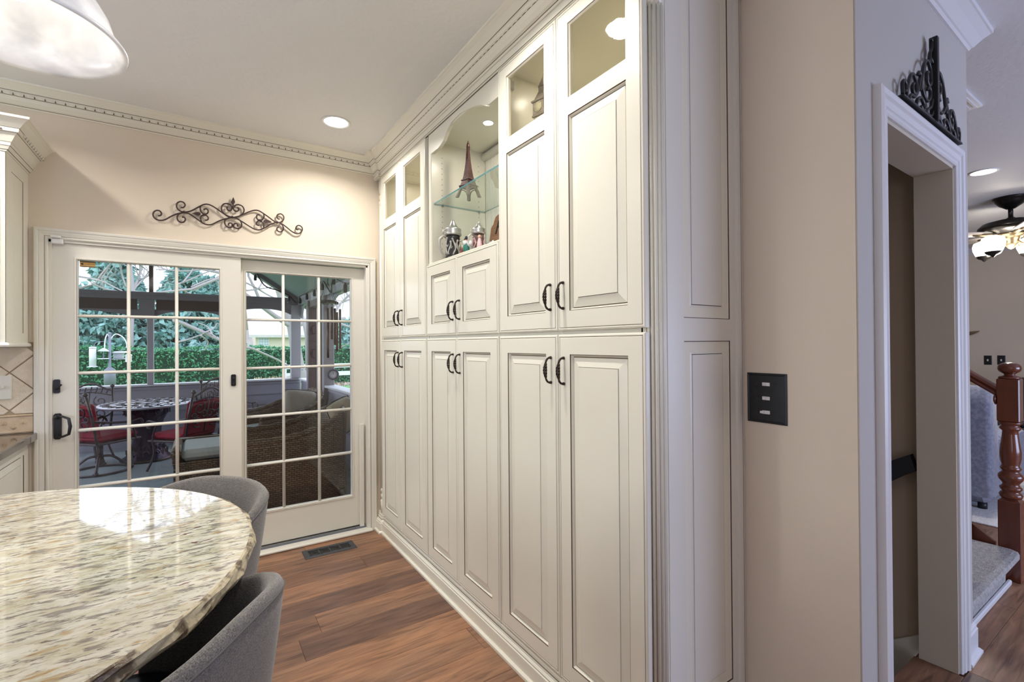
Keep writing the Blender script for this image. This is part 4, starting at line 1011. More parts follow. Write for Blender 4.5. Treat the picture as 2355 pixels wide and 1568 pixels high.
# switch plate on the tiles (only its right end in view)
c1, c2 = up(-8, 863, 'Y', B-.012), up(27, 921, 'Y', B-.012)
t = thing('switch_plate', 'cream switch plate on the diagonal stone tiles', 'switch', ((c1.x+c2.x)/2, B-.012, (c1.z+c2.z)/2))
x1 = c2.x; x0 = x1-.117; zc_ = (c1.z+c2.z)/2+.002; hh = .125
PLC = mat('plate_cream', (.74, .72, .62), .35)
b_ = MB(); b_.rings((x0, B-.010, zc_-hh/2), (1, 0, 0), (0, 0, 1), (0, -1, 0), x1-x0, hh, [(0, 0), (0, .004), (.004, .0065)]); b_.obj('plate', PLC, t)
for dx in (.030, .082):
    b_ = MB(); b_.box(x1-dx-.005, x1-dx+.005, B-.030, B-.016, zc_-.004, zc_+.010, c=.002); b_.obj('toggle', PLC, t)
# ---- counter and base cabinet
t = thing('base_cabinet', 'cream base cabinet under the dark counter at the left edge', 'cabinet', (-1.2, 3.2, 0))
s = MB(); s.box(-1.65, XC-.0195, 2.955, B-.0005, .10, .878); s.box(-1.65, XC-.05, 3.02, B-.001, 0, .10); s.obj('carcass', CREAMW, t)
b_ = MB(); YB0 = 2.935; O = (XC-.0195, YB0, .04); w_ = B-YB0-.0005; h_ = .838; U, V, N = (0, 1, 0), (0, 0, 1), (1, 0, 0); u0, u1, v0, v1 = .085, w_-.085, .09, h_-.060
q(0, w_, 0, v0); q(0, u0, v0, v1); q(u1, w_, v0, v1); q(0, w_, v1, h_)
inner_rings(b_, Vector(O)+Vector(U)*u0+Vector(V)*v0, U, V, N, u1-u0, v1-v0, 'panel'); b_.obj('side_panel', [CREAMW, GLAZE], t)
b_ = MB(); O = (-1.19, 2.955, .13); front(b_, O, (1, 0, 0), (0, 0, 1), (0, -1, 0), .42, .56, [(.068, .352, .072, .49)]); inner_rings(b_, Vector(O)+Vector((.068, 0, .072)), (1, 0, 0), (0, 0, 1), (0, -1, 0), .284, .418, 'panel'); b_.obj('door', [CREAMW, GLAZE], t)
t = thing('countertop', 'polished dark granite countertop running off the left edge', 'countertop', (-1.2, 3.2, .88))
s = MB(); s.box(-1.67, -.708, 2.90, B-.0005, .8785, .9195, c=.005); s.obj('slab', DGRAN, t)

# ================================================================= round granite table
TC = (-.610, 1.418); TR = .729
t = thing('island_table', 'counter-height round table with a polished speckled granite top', 'table', (TC[0], TC[1], 0))
rn = random.Random(3)
b_ = MB(); n = 160
def wob(i, k): return .0028*math.sin(i*.9+k)+.0022*math.sin(i*2.3+k*3)+.0016*math.sin(i*5.1+k)
pr = [(-.30, .869), (-.022, .869), (-.010, .871), (-.002, .877), (.002, .887), (-.001, .896), (.001, .904), (-.003, .9085), (-.008, .910), (-.35, .910)]
vs = []
for j, (dr, z) in enumerate(pr):
    for i in range(n):
        a = 2*pi*i/n; k = .9 if 2 <= j <= 6 else 0; r = TR+dr+(wob(i, j)+rn.uniform(-.0015, .0015))*k*1.1
        vs.append((TC[0]+r*math.cos(a), TC[1]+r*math.sin(a), z))
fs = [(j*n+i, j*n+(i+1) % n, (j+1)*n+(i+1) % n, (j+1)*n+i) for j in range(len(pr)-1) for i in range(n)]
fs += [tuple(range(n))[::-1], tuple((len(pr)-1)*n+i for i in range(n))]
GEDG = mat('chiselled_edge', (.50, .42, .27), .38, var=(26, (1, 1, .55), (.10, .065, .035), .47, .58), bump=(55, .6))
b_.add(vs, fs, [1 if 1 <= j <= 7 else 0 for j in range(len(pr)-1) for i in range(n)]+[0, 0]); b_.obj('granite_top', [GRANITE, GEDG], t)
UND = mat('dark_apron', (.03, .028, .026), .5)
b_ = MB(); b_.lathe([(.50, .80), (.60, .80), (.60, .8685), (.50, .8685)], (TC[0], TC[1], 0), 48); b_.obj('apron', UND, t)
PED = mat('pedestal_white', (.72, .71, .72), .4)
b_ = MB(); b_.lathe([(.30, .02), (.30, .80)], (TC[0], TC[1], 0), 8, smooth=False)
for k in range(8):
    a = 2*pi*(k)/8; b_.tube([(TC[0]+.30*math.cos(a), TC[1]+.30*math.sin(a), .05), (TC[0]+.30*math.cos(a), TC[1]+.30*math.sin(a), .80)], .014, 8)
b_.obj('pedestal', PED, t)
b_ = MB(); b_.lathe([(.36, 0.0005), (.36, .09), (.345, .10), (.31, .11), (.29, .12)], (TC[0], TC[1], 0), 8, smooth=False); b_.lathe([(.30, .74), (.38, .77), (.40, .7995)], (TC[0], TC[1], 0), 8, smooth=False); b_.obj('plinth', PED, t)

# ---- barrel-back stools
FAB = bpy.data.materials.new('grey_tweed'); FAB.use_nodes = True; nt = FAB.node_tree; b = nt.nodes['Principled BSDF']
tcn = nt.nodes.new('ShaderNodeTexCoord'); n1 = nt.nodes.new('ShaderNodeTexNoise'); n1.inputs['Scale'].default_value = 14; n1.inputs['Detail'].default_value = 8; n1.inputs['Roughness'].default_value = .8
mp = nt.nodes.new('ShaderNodeMapping'); mp.inputs['Scale'].default_value = (6, 6, 40); nt.links.new(tcn.outputs['Object'], mp.inputs[0]); nt.links.new(mp.outputs[0], n1.inputs[0])
n2 = nt.nodes.new('ShaderNodeTexNoise'); n2.inputs['Scale'].default_value = 450; nt.links.new(tcn.outputs['Object'], n2.inputs[0])
ma = nt.nodes.new('ShaderNodeMath'); ma.operation = 'ADD'; nt.links.new(n1.outputs[0], ma.inputs[0]); nt.links.new(n2.outputs[0], ma.inputs[1])
r_ = nt.nodes.new('ShaderNodeValToRGB'); r_.color_ramp.elements[0].position = .38; r_.color_ramp.elements[0].color = (.050, .045, .040, 1); r_.color_ramp.elements[1].position = .62; r_.color_ramp.elements[1].color = (.235, .22, .20, 1)
hm = nt.nodes.new('ShaderNodeMath'); hm.operation = 'MULTIPLY'; hm.inputs[1].default_value = .5; nt.links.new(ma.outputs[0], hm.inputs[0]); nt.links.new(hm.outputs[0], r_.inputs[0]); nt.links.new(r_.outputs[0], b.inputs['Base Color'])
b.inputs['Roughness'].default_value = .9; b.inputs['Sheen Weight'].default_value = .35; b.inputs['Sheen Roughness'].default_value = .5
bp = nt.nodes.new('ShaderNodeBump'); bp.inputs['Strength'].default_value = .35; bp.inputs['Distance'].default_value = .002; nt.links.new(n2.outputs[0], bp.inputs['Height']); nt.links.new(bp.outputs[0], b.inputs['Normal'])
PIPE = mat('tweed_seam', (.13, .125, .12), .9)
def stool(label, az, dist, zt=.895, R_=.28, span=118, drop=.20, tw=0.0, sl=0.0):
    a = math.radians(az); cx, cy_ = TC[0]+dist*math.cos(a)-sl*math.sin(a), TC[1]+dist*math.sin(a)+sl*math.cos(a)
    t = thing('bar_stool', label, 'stool', (cx, cy_, 0), a+tw, group='grey barrel-back stools', local=True)
    # back shell: local +X is the back
    b_ = MB(); NA = 44; z0 = .50
    def topz(f): return zt-drop*(abs(f)**2.2)-.0
    def ring(f):
        ph = math.radians(span)*f; out = []
        zt_ = topz(f); th = .030*(1-.35*abs(f)**6)
        def rr(z): return R_-.050*(1-(z-z0)/(zt-z0))**1.3
        for q in (0, .2, .4, .6, .8, .92): z = z0+(zt_-th-z0)*q; out.append((rr(z)+th*.55, z))
        for k in range(1, 8): aa = pi*k/8; out.append((rr(zt_)+th*.55-.0*k+(math.cos(aa)-1)*th*.55*1.0, zt_-th+th*math.sin(aa)))
        for q in (.92, .8, .6, .4, .2, 0): z = z0+(zt_-th-z0)*q; out.append((rr(z)-th*.85-.012*(1-q), z))
        se = 1/((abs(math.cos(ph))**3.0+abs(math.sin(ph))**3.0)**(1/3.0))
        return [(r*se*math.cos(ph), r*se*math.sin(ph), z) for r, z in out]
    rg = [ring(-1+2*i/NA) for i in range(NA+1)]; k = len(rg[0]); vs = [p for r in rg for p in r]
    fs = [(i*k+j, i*k+j+1, (i+1)*k+j+1, (i+1)*k+j) for i in range(NA) for j in range(k-1)] + [tuple(range(k)), tuple(NA*k+j for j in range(k))[::-1]]+[(i*k, (i+1)*k, (i+1)*k+k-1, i*k+k-1) for i in range(NA)]
    b_.add(vs, fs, 0, True); b_.obj('backrest', FAB, t)
    b_ = MB(); b_.tube([Vector(rg[i][6])*1.0+Vector((0, 0, .000)) for i in range(NA+1)], .0022, 6); b_.tube([Vector(p) for p in rg[int(NA*.80)][:7]], .0016, 5); b_.tube([Vector(p) for p in rg[int(NA*.20)][:7]], .0016, 5); b_.obj('seam', PIPE, t)
    b_ = MB(); b_.lathe([(0, .555), (.20, .555), (.232, .575), (.238, .605), (.225, .640), (.18, .655), (0, .660)], (-.015, 0, 0), 40); b_.obj('seat', mat('seat_leatherette', (.02, .022, .035), .35), t)
    b_ = MB(); b_.lathe([(0, .500), (.21, .500), (.215, .552), (0, .552)], (-.01, 0, 0), 32); b_.obj('seat_frame', UND, t)
    WL_ = mat('stool_wood', (.07, .04, .028), .4)
    for sx_ in (1, -1):
        for sy in (1, -1):
            b_ = MB(); b_.tube([(.14*sx_, .14*sy, .502), (.215*sx_, .215*sy, .0005)], [.021, .013], 8); b_.obj('leg', WL_, t)
    for k in range(4):
        M = Matrix.Rotation(k*pi/2, 4, 'Z'); b_ = MB(); b_.tube([M @ Vector((.188, -.188, .18)), M @ Vector((.188, .188, .18))], .010, 8); b_.obj('foot_rail', WL_, t)
stool('grey tweed barrel-back stool nearest the camera', -35.5, .552, zt=.895, R_=.252, sl=.035)
stool('grey tweed barrel-back stool between the table and the glass door', 43, .715, zt=.885, R_=.252)
# ================================================================= stairs, newel and living room
CARP = mat('grey_carpet', (.36, .34, .33), .95, var=(60, (1, 1, 1), (.52, .50, .49), .35, .65), bump=(180, .9))
MAHO = mat('red_mahogany', (.125, .030, .014), .22, var=(9, (1, 1, .12), (.20, .055, .024), .35, .7), coat=.4)
t = thing('staircase', 'grey carpeted stairs rising beside the newel post', 'stairs', (3.3, 1.2, 0))
def tread(y0, z0, z1, nose=.03):
    pr = [(y0+.27, z0), (y0, z0), (y0-.004, z1-.055), (y0-nose, z1-.045), (y0-nose-.012, z1-.025), (y0-nose-.004, z1-.006), (y0-nose+.02, z1), (y0+.27, z1)]
    b_ = MB(); xs = [2.850, 3.75, 3.825, 3.858, 3.868]; sc_ = [0, 0, .012, .035, .060]
    vs = []; 
    for x, d_ in zip(xs, sc_):
        for y, z in pr: vs.append((x, y+(d_ if y < y0+.02 else 0), z if z < z1-.02 else z-d_*.35))
    k = len(pr); fs = [(i*k+j, i*k+j+1, (i+1)*k+j+1, (i+1)*k+j) for i in range(len(xs)-1) for j in range(k-1)]+[tuple(range(k)), tuple((len(xs)-1)*k+j for j in range(k))[::-1]]
    b_.add(vs, fs, 0, False); return b_
for i in range(4):
    b_ = tread(.690+.27*i, .012 if i == 0 else .0005, .195*(i+1), nose=.045); b_.obj('carpeted_step', CARP, t)
b_ = MB(); b_.box(2.85, 3.80, .672, .690, 0.0005, .028, c=.005); b_.obj('shoe_molding', TRIMW, t)
b_ = MB(); b_.prism([(.75, 0.0005), (1.80, .0005), (1.80, .78), (1.5, .78), (.75, .195)], (3.870, 0, 0), (0, 1, 0), (0, 0, 1), (1, 0, 0), .02); b_.obj('stringer', MAHO, t)
nx, ny = 3.900, .690
t = thing('newel_post', 'turned red-brown wooden newel post with ball top', 'post', (nx, ny, 0))
hw = .047
b_ = MB(); b_.box(nx-hw, nx+hw, ny-hw, ny+hw, .0005, .452, c=.004); b_.lathe([(.066, .448), (.050, .458), (.044, .470)], (nx, ny, 0), 4, smooth=False, a0=pi/4, a1=pi/4+2*pi); b_.obj('base_block', MAHO, t)
b_ = MB(); b_.lathe([(.044, .465), (.048, .474), (.050, .484), (.044, .494), (.036, .500), (.040, .508), (.047, .518), (.047, .526), (.038, .534), (.034, .545), (.040, .556), (.051, .572), (.054, .586), (.050, .600), (.040, .610), (.034, .618), (.040, .626), (.045, .634), (.040, .644), (.036, .652),
   (.041, .670), (.045, .700), (.044, .740), (.038, .790), (.034, .830), (.033, .850), (.042, .858), (.046, .866), (.042, .874), (.036, .880), (.044, .888), (.050, .896), (.046, .905)], (nx, ny, 0), 32); b_.obj('turned_shaft', MAHO, t)
b_ = MB(); b_.box(nx-hw, nx+hw, ny-hw, ny+hw, .905, 1.150, c=.005); b_.lathe([(.050, .903), (.066, .912)], (nx, ny, 0), 4, smooth=False, a0=pi/4, a1=pi/4+2*pi); b_.obj('top_block', MAHO, t)
b_ = MB(); b_.lathe([(.046, 1.150), (.048, 1.156), (.044, 1.162), (.024, 1.168), (.022, 1.176), (.030, 1.182), (.044, 1.192), (.050, 1.206), (.049, 1.220), (.042, 1.232), (.028, 1.240), (.014, 1.243), (0, 1.244)], (nx, ny, 0), 32); b_.obj('ball_top', MAHO, t)
for k, z in enumerate((1.02, .12, .16, .20)):
    b_ = MB(); b_.ball((nx+hw+.003, ny-.012+(0 if k else .02), z), .008, 8); b_.obj('wooden_plug', MAHO, t)
t = thing('handrail', 'red-brown wooden stair handrail meeting the newel post', 'handrail', (nx, 1.2, 1.2))
hp = [(-.030, -.030), (.030, -.030), (.034, -.016), (.026, -.004), (.036, .010), (.030, .026), (.012, .034), (-.012, .034), (-.030, .026), (-.036, .010), (-.026, -.004), (-.034, -.016)]
b_ = MB(); vs = []
for y, z in ((ny+hw+.001, 1.075), (2.0, 1.075+(2.0-ny-hw)*.72)):
    for a, c in hp: vs.append((nx+a, y, z+c))
k = 12; b_.add(vs, [(j, (j+1) % k, k+(j+1) % k, k+j) for j in range(k)]+[tuple(range(k))[::-1], tuple(range(k, 2*k))]); b_.obj('rail', MAHO, t)
b_ = MB(); b_.lathe([(.030, 0), (.034, .006), (.022, .012)], (nx-.02, ny+hw+.002, 1.03), 16, axis='Y'); b_.obj('rosette', MAHO, t)
for k in range(6):
    y = .86+.135*k; zs = .195*(1+int((y-.700)/.27)); zr = 1.075+(y-ny-hw)*.72-.032
    b_ = MB(); b_.lathe([(.016, zs+.001), (.016, zs+.16), (.010, zs+.18), (.015, zs+.22), (.011, zs+.40), (.013, zr-.10), (.010, zr-.02), (.012, zr)], (3.840, y, 0), 10); b_.obj('baluster', MAHO, t)
# basement stairs behind the doorway
t = thing('basement_stairs', 'steps going down behind the doorway', 'stairs', (2.3, 1.2, -.2))
for i in range(6):
    b_ = MB(); b_.box(1.745, 2.665, .765+.25*i, .765+.25*(i+1)+.02, -.19*(i+1)-.03, -.19*(i+1), c=.006); b_.box(1.745, 2.665, .765+.25*i, .775+.25*i, -.19*(i+1), -.19*i-.012 if i else -.041); b_.obj('step', mat('basement_step', (.30, .24, .18), .7), t)
b_ = MB(); b_.prism([(.762, .065), (.762, -.30), (2.9, -1.9), (2.9, -1.50)], (2.672, 0, 0), (0, 1, 0), (0, 0, 1), (1, 0, 0), .017); struct('baseboard_stairs', b_, JAMB)
t = thing('stair_handrail', 'black handrail end on the dark wall of the basement stairs', 'handrail', (2.64, .85, .8))
b_ = MB(); b_.prism([(.755, .800), (.775, .870), (.90, .795), (2.4, -.33), (2.4, -.45), (.87, .715), (.80, .770)], (2.620, 0, 0), (0, 1, 0), (0, 0, 1), (1, 0, 0), .040); b_.obj('rail', BLACK, t)
for y in (1.3, 2.1):
    b_ = MB(); b_.tube([(2.685, y, .43-(y-1.3)*.75-.10), (2.66, y, .43-(y-1.3)*.75-.09), (2.64, y, .43-(y-1.3)*.75-.03)], .008, 8); b_.obj('bracket', BLACK, t)
# ---- ceiling register
t = thing('ceiling_vent', 'white ceiling vent just past the corner of the hall wall', 'vent', (3.60, .86, H))
b_ = MB(); b_.box(3.42, 3.80, .765, .93, H-.014, H-.0005, c=.005)
b_.obj('rim', TRIMW, t)
for k in range(5):
    b_ = MB(); b_.box(3.45, 3.77, .785+k*.028, .795+k*.028, H-.020, H-.013); b_.obj('louvre', TRIMW, t)

# ---- ceiling fan
fx, fy = 6.51, 1.13
t = thing('ceiling_fan', 'dark bronze ceiling fan with pale blades and frosted light globes', 'fan', (fx, fy, H))
DB = mat('dark_bronze', (.020, .018, .017), .3, metal=.6); BR = mat('antique_brass', (.42, .33, .20), .3, metal=.8)
b_ = MB(); b_.lathe([(.125, H-.001), (.128, H-.012), (.115, H-.020), (.108, H-.040), (.080, H-.075), (.045, H-.100), (.032, H-.110), (.018, H-.112), (.018, H-.190), (.030, H-.196), (.034, H-.210), (.028, H-.222)], (fx, fy, 0), 36); b_.obj('canopy', DB, t)
b_ = MB(); b_.lathe([(.02, H-.205), (.10, H-.215), (.20, H-.240), (.232, H-.275), (.236, H-.295), (.20, H-.320), (.15, H-.330), (.12, H-.345), (0, H-.35)], (fx, fy, 0), 40); b_.obj('motor_housing', DB, t)
b_ = MB(); b_.lathe([(.10, H-.340), (.105, H-.365), (.07, H-.385), (.055, H-.42), (.060, H-.44), (.04, H-.46), (.02, H-.49), (0, H-.50)], (fx, fy, 0), 28); b_.obj('light_fitter', BR, t)
BL_ = mat('fan_blade', (.42, .38, .36), .4)
for k in range(5):
    a = 2*pi*k/5+1.05; M = Matrix.Translation((fx, fy, H-.345)) @ Matrix.Rotation(a, 4, 'Z') @ Matrix.Rotation(.14, 4, 'X')
    b_ = MB(); b_.prism([(.24, -.05), (.30, -.065), (.64, -.075), (.68, -.055), (.68, .055), (.64, .075), (.30, .065), (.24, .05)], (0, 0, 0), (1, 0, 0), (0, 1, 0), (0, 0, 1), .008); b_.v = [tuple(M @ Vector(v)) for v in b_.v]; bl = b_.obj('blade', BL_, t)
    b_ = MB(); b_.tube([M @ Vector((.10, 0, .0)), M @ Vector((.18, 0, -.008)), M @ Vector((.30, 0, -.004))], [.012, .018, .010], 8); b_.obj('blade_arm', BR, bl)
GLOB = mat('frosted_globe', (.95, .93, .88), .3, emit=((1, .93, .80), 3.2))
for k in range(4):
    a = pi/2*k+2.75; dx, dy = math.cos(a), math.sin(a)
    b_ = MB(); b_.tube(smooth([(fx+dx*.05, fy+dy*.05, H-.42), (fx+dx*.10, fy+dy*.10, H-.46), (fx+dx*.15, fy+dy*.15, H-.43), (fx+dx*.20, fy+dy*.20, H-.37), (fx+dx*.22, fy+dy*.22, H-.375)], 5), .008, 8); arm = b_.obj('lamp_arm', BR, t)
    cx, cy_ = fx+dx*.22, fy+dy*.22
    b_ = MB(); b_.lathe([(.030, H-.375), (.078, H-.395), (.088, H-.43), (.085, H-.47), (.066, H-.52), (.055, H-.535)], (cx, cy_, 0), 24); b_.obj('glass_globe', GLOB, arm)
    b_ = MB(); b_.lathe([(.062, H-.520), (.060, H-.535), (.046, H-.552), (.022, H-.562), (.012, H-.575), (0, H-.585)], (cx, cy_, 0), 20); b_.obj('globe_cap', DB, arm)
lamp('fan_lamp', 'POINT', (fx, fy, H-.62), 22, (1, .9, .78), .1)

# ---- recliner, rug, dark sofa
t = thing('recliner', 'blue-grey fabric recliner seen from behind past the hall corner', 'armchair', (5.6, 1.35, 0))
RF = mat('recliner_fabric', (.19, .20, .26), .95, var=(40, (1, 1, 1), (.30, .31, .38), .4, .65), bump=(220, .5), sheen=.4)
b_ = MB(); 
def soft(b_, x0, x1, y0, y1, z0, z1, c): b_.box(x0, x1, y0, y1, z0, z1, c=c)
soft(b_, 5.24, 6.15, 1.03, 1.92, .05, .42, .06); b_.obj('base', RF, t)
b_ = MB(); vs = []
pr = [(5.20, .12), (5.13, .30), (5.16, .60), (5.12, .88), (5.15, .985), (5.22, 1.01), (5.33, .97), (5.38, .70), (5.42, .44), (5.42, .12)]
k = len(pr)
ys = [(1.02, .035), (1.05, .0), (1.88, .0), (1.92, .035)]
for y, i_ in ys:
    cx_ = sum(p[0] for p in pr)/k; cz_ = sum(p[1] for p in pr)/k
    for x, z in pr: vs.append((x+(cx_-x)*i_*3, y, z+(cz_-z)*i_))
b_.add(vs, [(i*k+j, i*k+(j+1) % k, (i+1)*k+(j+1) % k, (i+1)*k+j) for i in range(3) for j in range(k)]+[tuple(range(k))[::-1], tuple(3*k+j for j in range(k))], 0, True); b_.obj('backrest', RF, t)
b_ = MB(); soft(b_, 5.16, 5.34, 1.22, 1.72, .97, 1.09, .05); b_.obj('headrest', RF, t)
for y in (1.0, 1.78):
    b_ = MB(); soft(b_, 5.40, 6.20, y, y+.17, .10, .62, .06); b_.obj('arm', RF, t)
for x in (5.3, 6.05):
    for y in (1.10, 1.85):
        b_ = MB(); b_.lathe([(.03, .0125), (.03, .06)], (x, y, 0), 12); b_.obj('foot', BLACK, t)
t = thing('area_rug', 'pale grey woven rug under the recliner', 'rug', (6.8, 2.2, 0))
b_ = MB(); b_.box(4.86, 8.8, .90, 3.9, .0005, .012, c=.003); b_.obj('pile', mat('rug_pale', (.58, .58, .60), .95, var=(25, (1, 4, 1), (.70, .70, .72), .4, .6), bump=(150, .6)), t)
t = thing('sofa', 'dark leather sofa far behind the newel post', 'sofa', (7.8, 1.0, 0))
DL = mat('dark_leather', (.03, .028, .035), .4, bump=(30, .3))
b_ = MB(); soft(b_, 7.35, 8.3, .42, 1.45, .06, .42, .06); b_.obj('seat_base', DL, t)
b_ = MB(); soft(b_, 7.35, 8.3, 1.28, 1.50, .06, .60, .07); b_.obj('arm', DL, t)
b_ = MB(); soft(b_, 8.05, 8.4, .42, 1.45, .40, .92, .09); b_.obj('backrest', DL, t)
b_ = MB(); soft(b_, 7.40, 8.1, .48, 1.27, .40, .52, .05); b_.obj('cushion', DL, t)
for x in (7.42, 8.2):
    for y in (.50, 1.40):
        b_ = MB(); b_.lathe([(.028, .0125), (.03, .07)], (x, y, 0), 10); b_.obj('foot', MAHO, t)
t = thing('throw_pillow', 'blue pillow on the dark leather sofa', 'pillow', (7.95, 1.12, .54))
b_ = MB(); soft(b_, 7.90, 8.02, .95, 1.27, .525, .86, .05); b_.obj('cover', mat('pillow_blue', (.12, .22, .34), .9), t)
# ================================================================= screened porch behind the glass door
PF = -.10; YP = 8.80
PSID = mat('porch_siding', (.30, .29, .36), .6); PTRIM = mat('porch_trim', (.36, .34, .38), .5); PWHT = mat('porch_cap_white', (.72, .72, .76), .5)
PBEAM = mat('porch_beam', (.20, .18, .21), .55); PBR = mat('stained_panel', (.055, .035, .030), .5); PCEIL = mat('porch_ceiling', (.30, .36, .36), .7)
XR = 1.47; XL = -3.2
s = MB(); s.box(XL-.2, 1.9, B+.152, YP+.2, PF-.1, PF); struct('floor_porch', s, mat('porch_concrete', (.26, .27, .30), .6, var=(3, (1, 1, 1), (.32, .33, .36), .4, .6)))
s = MB(); s.box(-2.6, .16, 5.75, 8.5, PF+.0005, PF+.008); tag(s.obj('porch_rug', mat('porch_rug_grey', (.30, .33, .34), .95, bump=(200, .4))), 'flat grey-green rug under the cast metal patio table', 'rug')
# back half wall: lap siding boards between posts
def halfwall(name, a, c, cap, nrm):
    """a, c = ends in plan; boards lapped on the inner face"""
    t = thing(name, None, None, ((a[0]+c[0])/2, (a[1]+c[1])/2, 0), kind='structure')
    A = Vector((*a, 0)); C = Vector((*c, 0)); d = C-A; L = d.length; d.normalize(); n = Vector((*nrm, 0))
    M = Matrix((( d.x, n.x, 0, A.x), (d.y, n.y, 0, A.y), (0, 0, 1, 0), (0, 0, 0, 1)))
    b_ = MB(); b_.box(0, L, -.09, -.012, PF, cap-.03, M=M); b_.obj('core', PSID, t)
    z = PF+.002
    while z < cap-.04:
        z1 = min(z+.165, cap-.03)
        b_ = MB(); vs = [(0, -.012, z), (L, -.012, z), (L, .010, z), (0, .010, z), (0, -.012, z1), (L, -.012, z1), (L, -.004, z1), (0, -.004, z1)]
        b_.add([M @ Vector(v) for v in vs], [(0, 3, 2, 1), (4, 5, 6, 7), (0, 1, 5, 4), (1, 2, 6, 5), (2, 3, 7, 6), (3, 0, 4, 7)]); b_.obj('siding_board', PSID, t); z = z1+.001
    b_ = MB(); b_.box(-.0, L, -.12, .045, cap-.030, cap, c=.005, M=M); b_.obj('cap_rail', PWHT, t)
    return t
halfwall('wall_porch_back', (XL, YP), (XR-.0, YP), .812, (0, -1))
SX0, SY0 = 1.475, 8.80; SX1, SY1 = 1.560, B+.16     # the right side wall runs back to the house
def side_x(y): return SX0+(SX1-SX0)*(SY0-y)/(SY0-SY1)
halfwall('wall_porch_side_far', (side_x(8.70), 8.70), (side_x(7.95), 7.95), .812, (-1, 0))
halfwall('wall_porch_side_near', (side_x(7.02), 7.02), (side_x(SY1), SY1), .812, (-1, 0))
halfwall('wall_porch_left', (XL, B+.16), (XL, YP), .812, (1, 0))
# posts
def ppost(x0, x1, y0, y1, z0, z1, m=PTRIM, nm='porch_post'):
    b_ = MB(); b_.box(x0, x1, y0, y1, z0, z1, c=.006); o = b_.obj(nm, m); o['kind'] = 'structure'; return o
ppost(1.325, 1.475, YP-.09, YP+.06, .8125, 2.05)
a, c = up(339, 760, 'Y', YP), up(354, 760, 'Y', YP); ppost(a.x, c.x, YP-.09, YP+.03, .8125, 2.03)
ppost(.40, .49, YP-.09, YP+.03, .8125, 2.03)
ppost(XL-.05, XL+.1, YP-.09, YP+.06, .8125, 2.05)
for y in (7.98, 6.95, 5.0):
    ppost(side_x(y)-.05, side_x(y)+.09, y-.07, y+.07, PF if y != 5.0 else .8125, 2.12, PTRIM)
ppost(1.52, 1.62, B+.17, B+.29, .8125, 2.3)
# header beam with arched braces, and recessed stained panels
zb1, zb2 = 2.165, 2.045
t = thing('trim_8', None, None, (0, YP, 2.1), kind='structure')
b_ = MB(); b_.box(XL, 1.475, YP-.10, YP+.06, zb2+.012, zb1, c=.005); b_.box(XL, 1.475, YP-.115, YP-.10, zb2+.07, zb1-.01, c=.004); b_.obj('beam', PBEAM, t)
for x0, x1 in ((-3.05, -.72), (-.50, .44)):
    b_ = MB(); b_.box(x0, x1, YP-.075, YP-.045, 1.905, zb2+.012); b_.obj('stained_panel', PBR, t)
b_ = MB(); b_.box(.44, 1.325, YP-.075, YP-.045, 1.975, zb2+.012); b_.obj('stained_panel', PBEAM, t)
b_ = MB(); b_.box(-.70, -.52, YP-.10, YP+.03, 1.82, zb2+.012); b_.obj('post_bracket', PBEAM, t)
def arch(x0, x1, zt_, drop, y, th=.03, parent=None, m=PBEAM, N=14, fy=None):
    b_ = MB(); vs = []; fs = []; w_ = x1-x0
    for i in range(N+1):
        u = i/N; x = x0+w_*u; v = abs(2*u-1); z = zt_-.012-drop*(v**2.6)
        P_ = (lambda x, y, z: (x, y, z)) if fy is None else fy
        vs += [P_(x, y, z), P_(x, y, zt_), P_(x, y+th, z), P_(x, y+th, zt_)]
    for i in range(N): a = i*4; c = a+4; fs += [(a, c, c+1, a+1), (a+2, a+3, c+3, c+2), (a, a+2, c+2, c), (a+1, c+1, c+3, a+3)]
    b_.add(vs, fs); b_.obj('arched_brace', m, parent); 
arch(-3.1, -.61, 1.912, .12, YP-.05, parent=t); arch(-.53, .40, 1.912, .10, YP-.05, parent=t); arch(.49, 1.325, 1.985, .085, YP-.05, parent=t)
# side beam, arches and the stained door frame
t = thing('trim_9', None, None, (1.5, 6.3, 2.1), kind='structure')
b_ = MB(); vs = []
for y in (YP, B+.155):
    for dx, z in ((-.05, 2.05), (.09, 2.05), (.09, 2.24), (-.05, 2.24)): vs.append((side_x(y)+dx, y, z))
b_.add(vs, [(0, 1, 2, 3), (7, 6, 5, 4), (0, 4, 5, 1), (1, 5, 6, 2), (2, 6, 7, 3), (3, 7, 4, 0)]); b_.obj('beam', PTRIM, t)
for ya, yb in ((8.72, 8.05), (6.88, 5.07), (4.93, 3.80)):
    arch(yb, ya, 2.06, .22, 0, fy=(lambda x, y, z: (side_x(x)+.0+y, x, z)), parent=t, m=PTRIM)
t = thing('door_3', None, None, (1.52, 7.5, 0), kind='structure')
for y in (7.86, 7.06):
    b_ = MB(); b_.box(side_x(y)-.06, side_x(y)+.06, y-.05, y+.05, PF, 2.06, c=.005); b_.obj('door_jamb', mat('stained_jamb', (.075, .045, .05), .5), t)
b_ = MB(); b_.box(side_x(7.5)-.05, side_x(7.5)+.06, 7.11, 7.81, 1.95, 2.05); b_.obj('door_head', MATS['stained_jamb'], t)
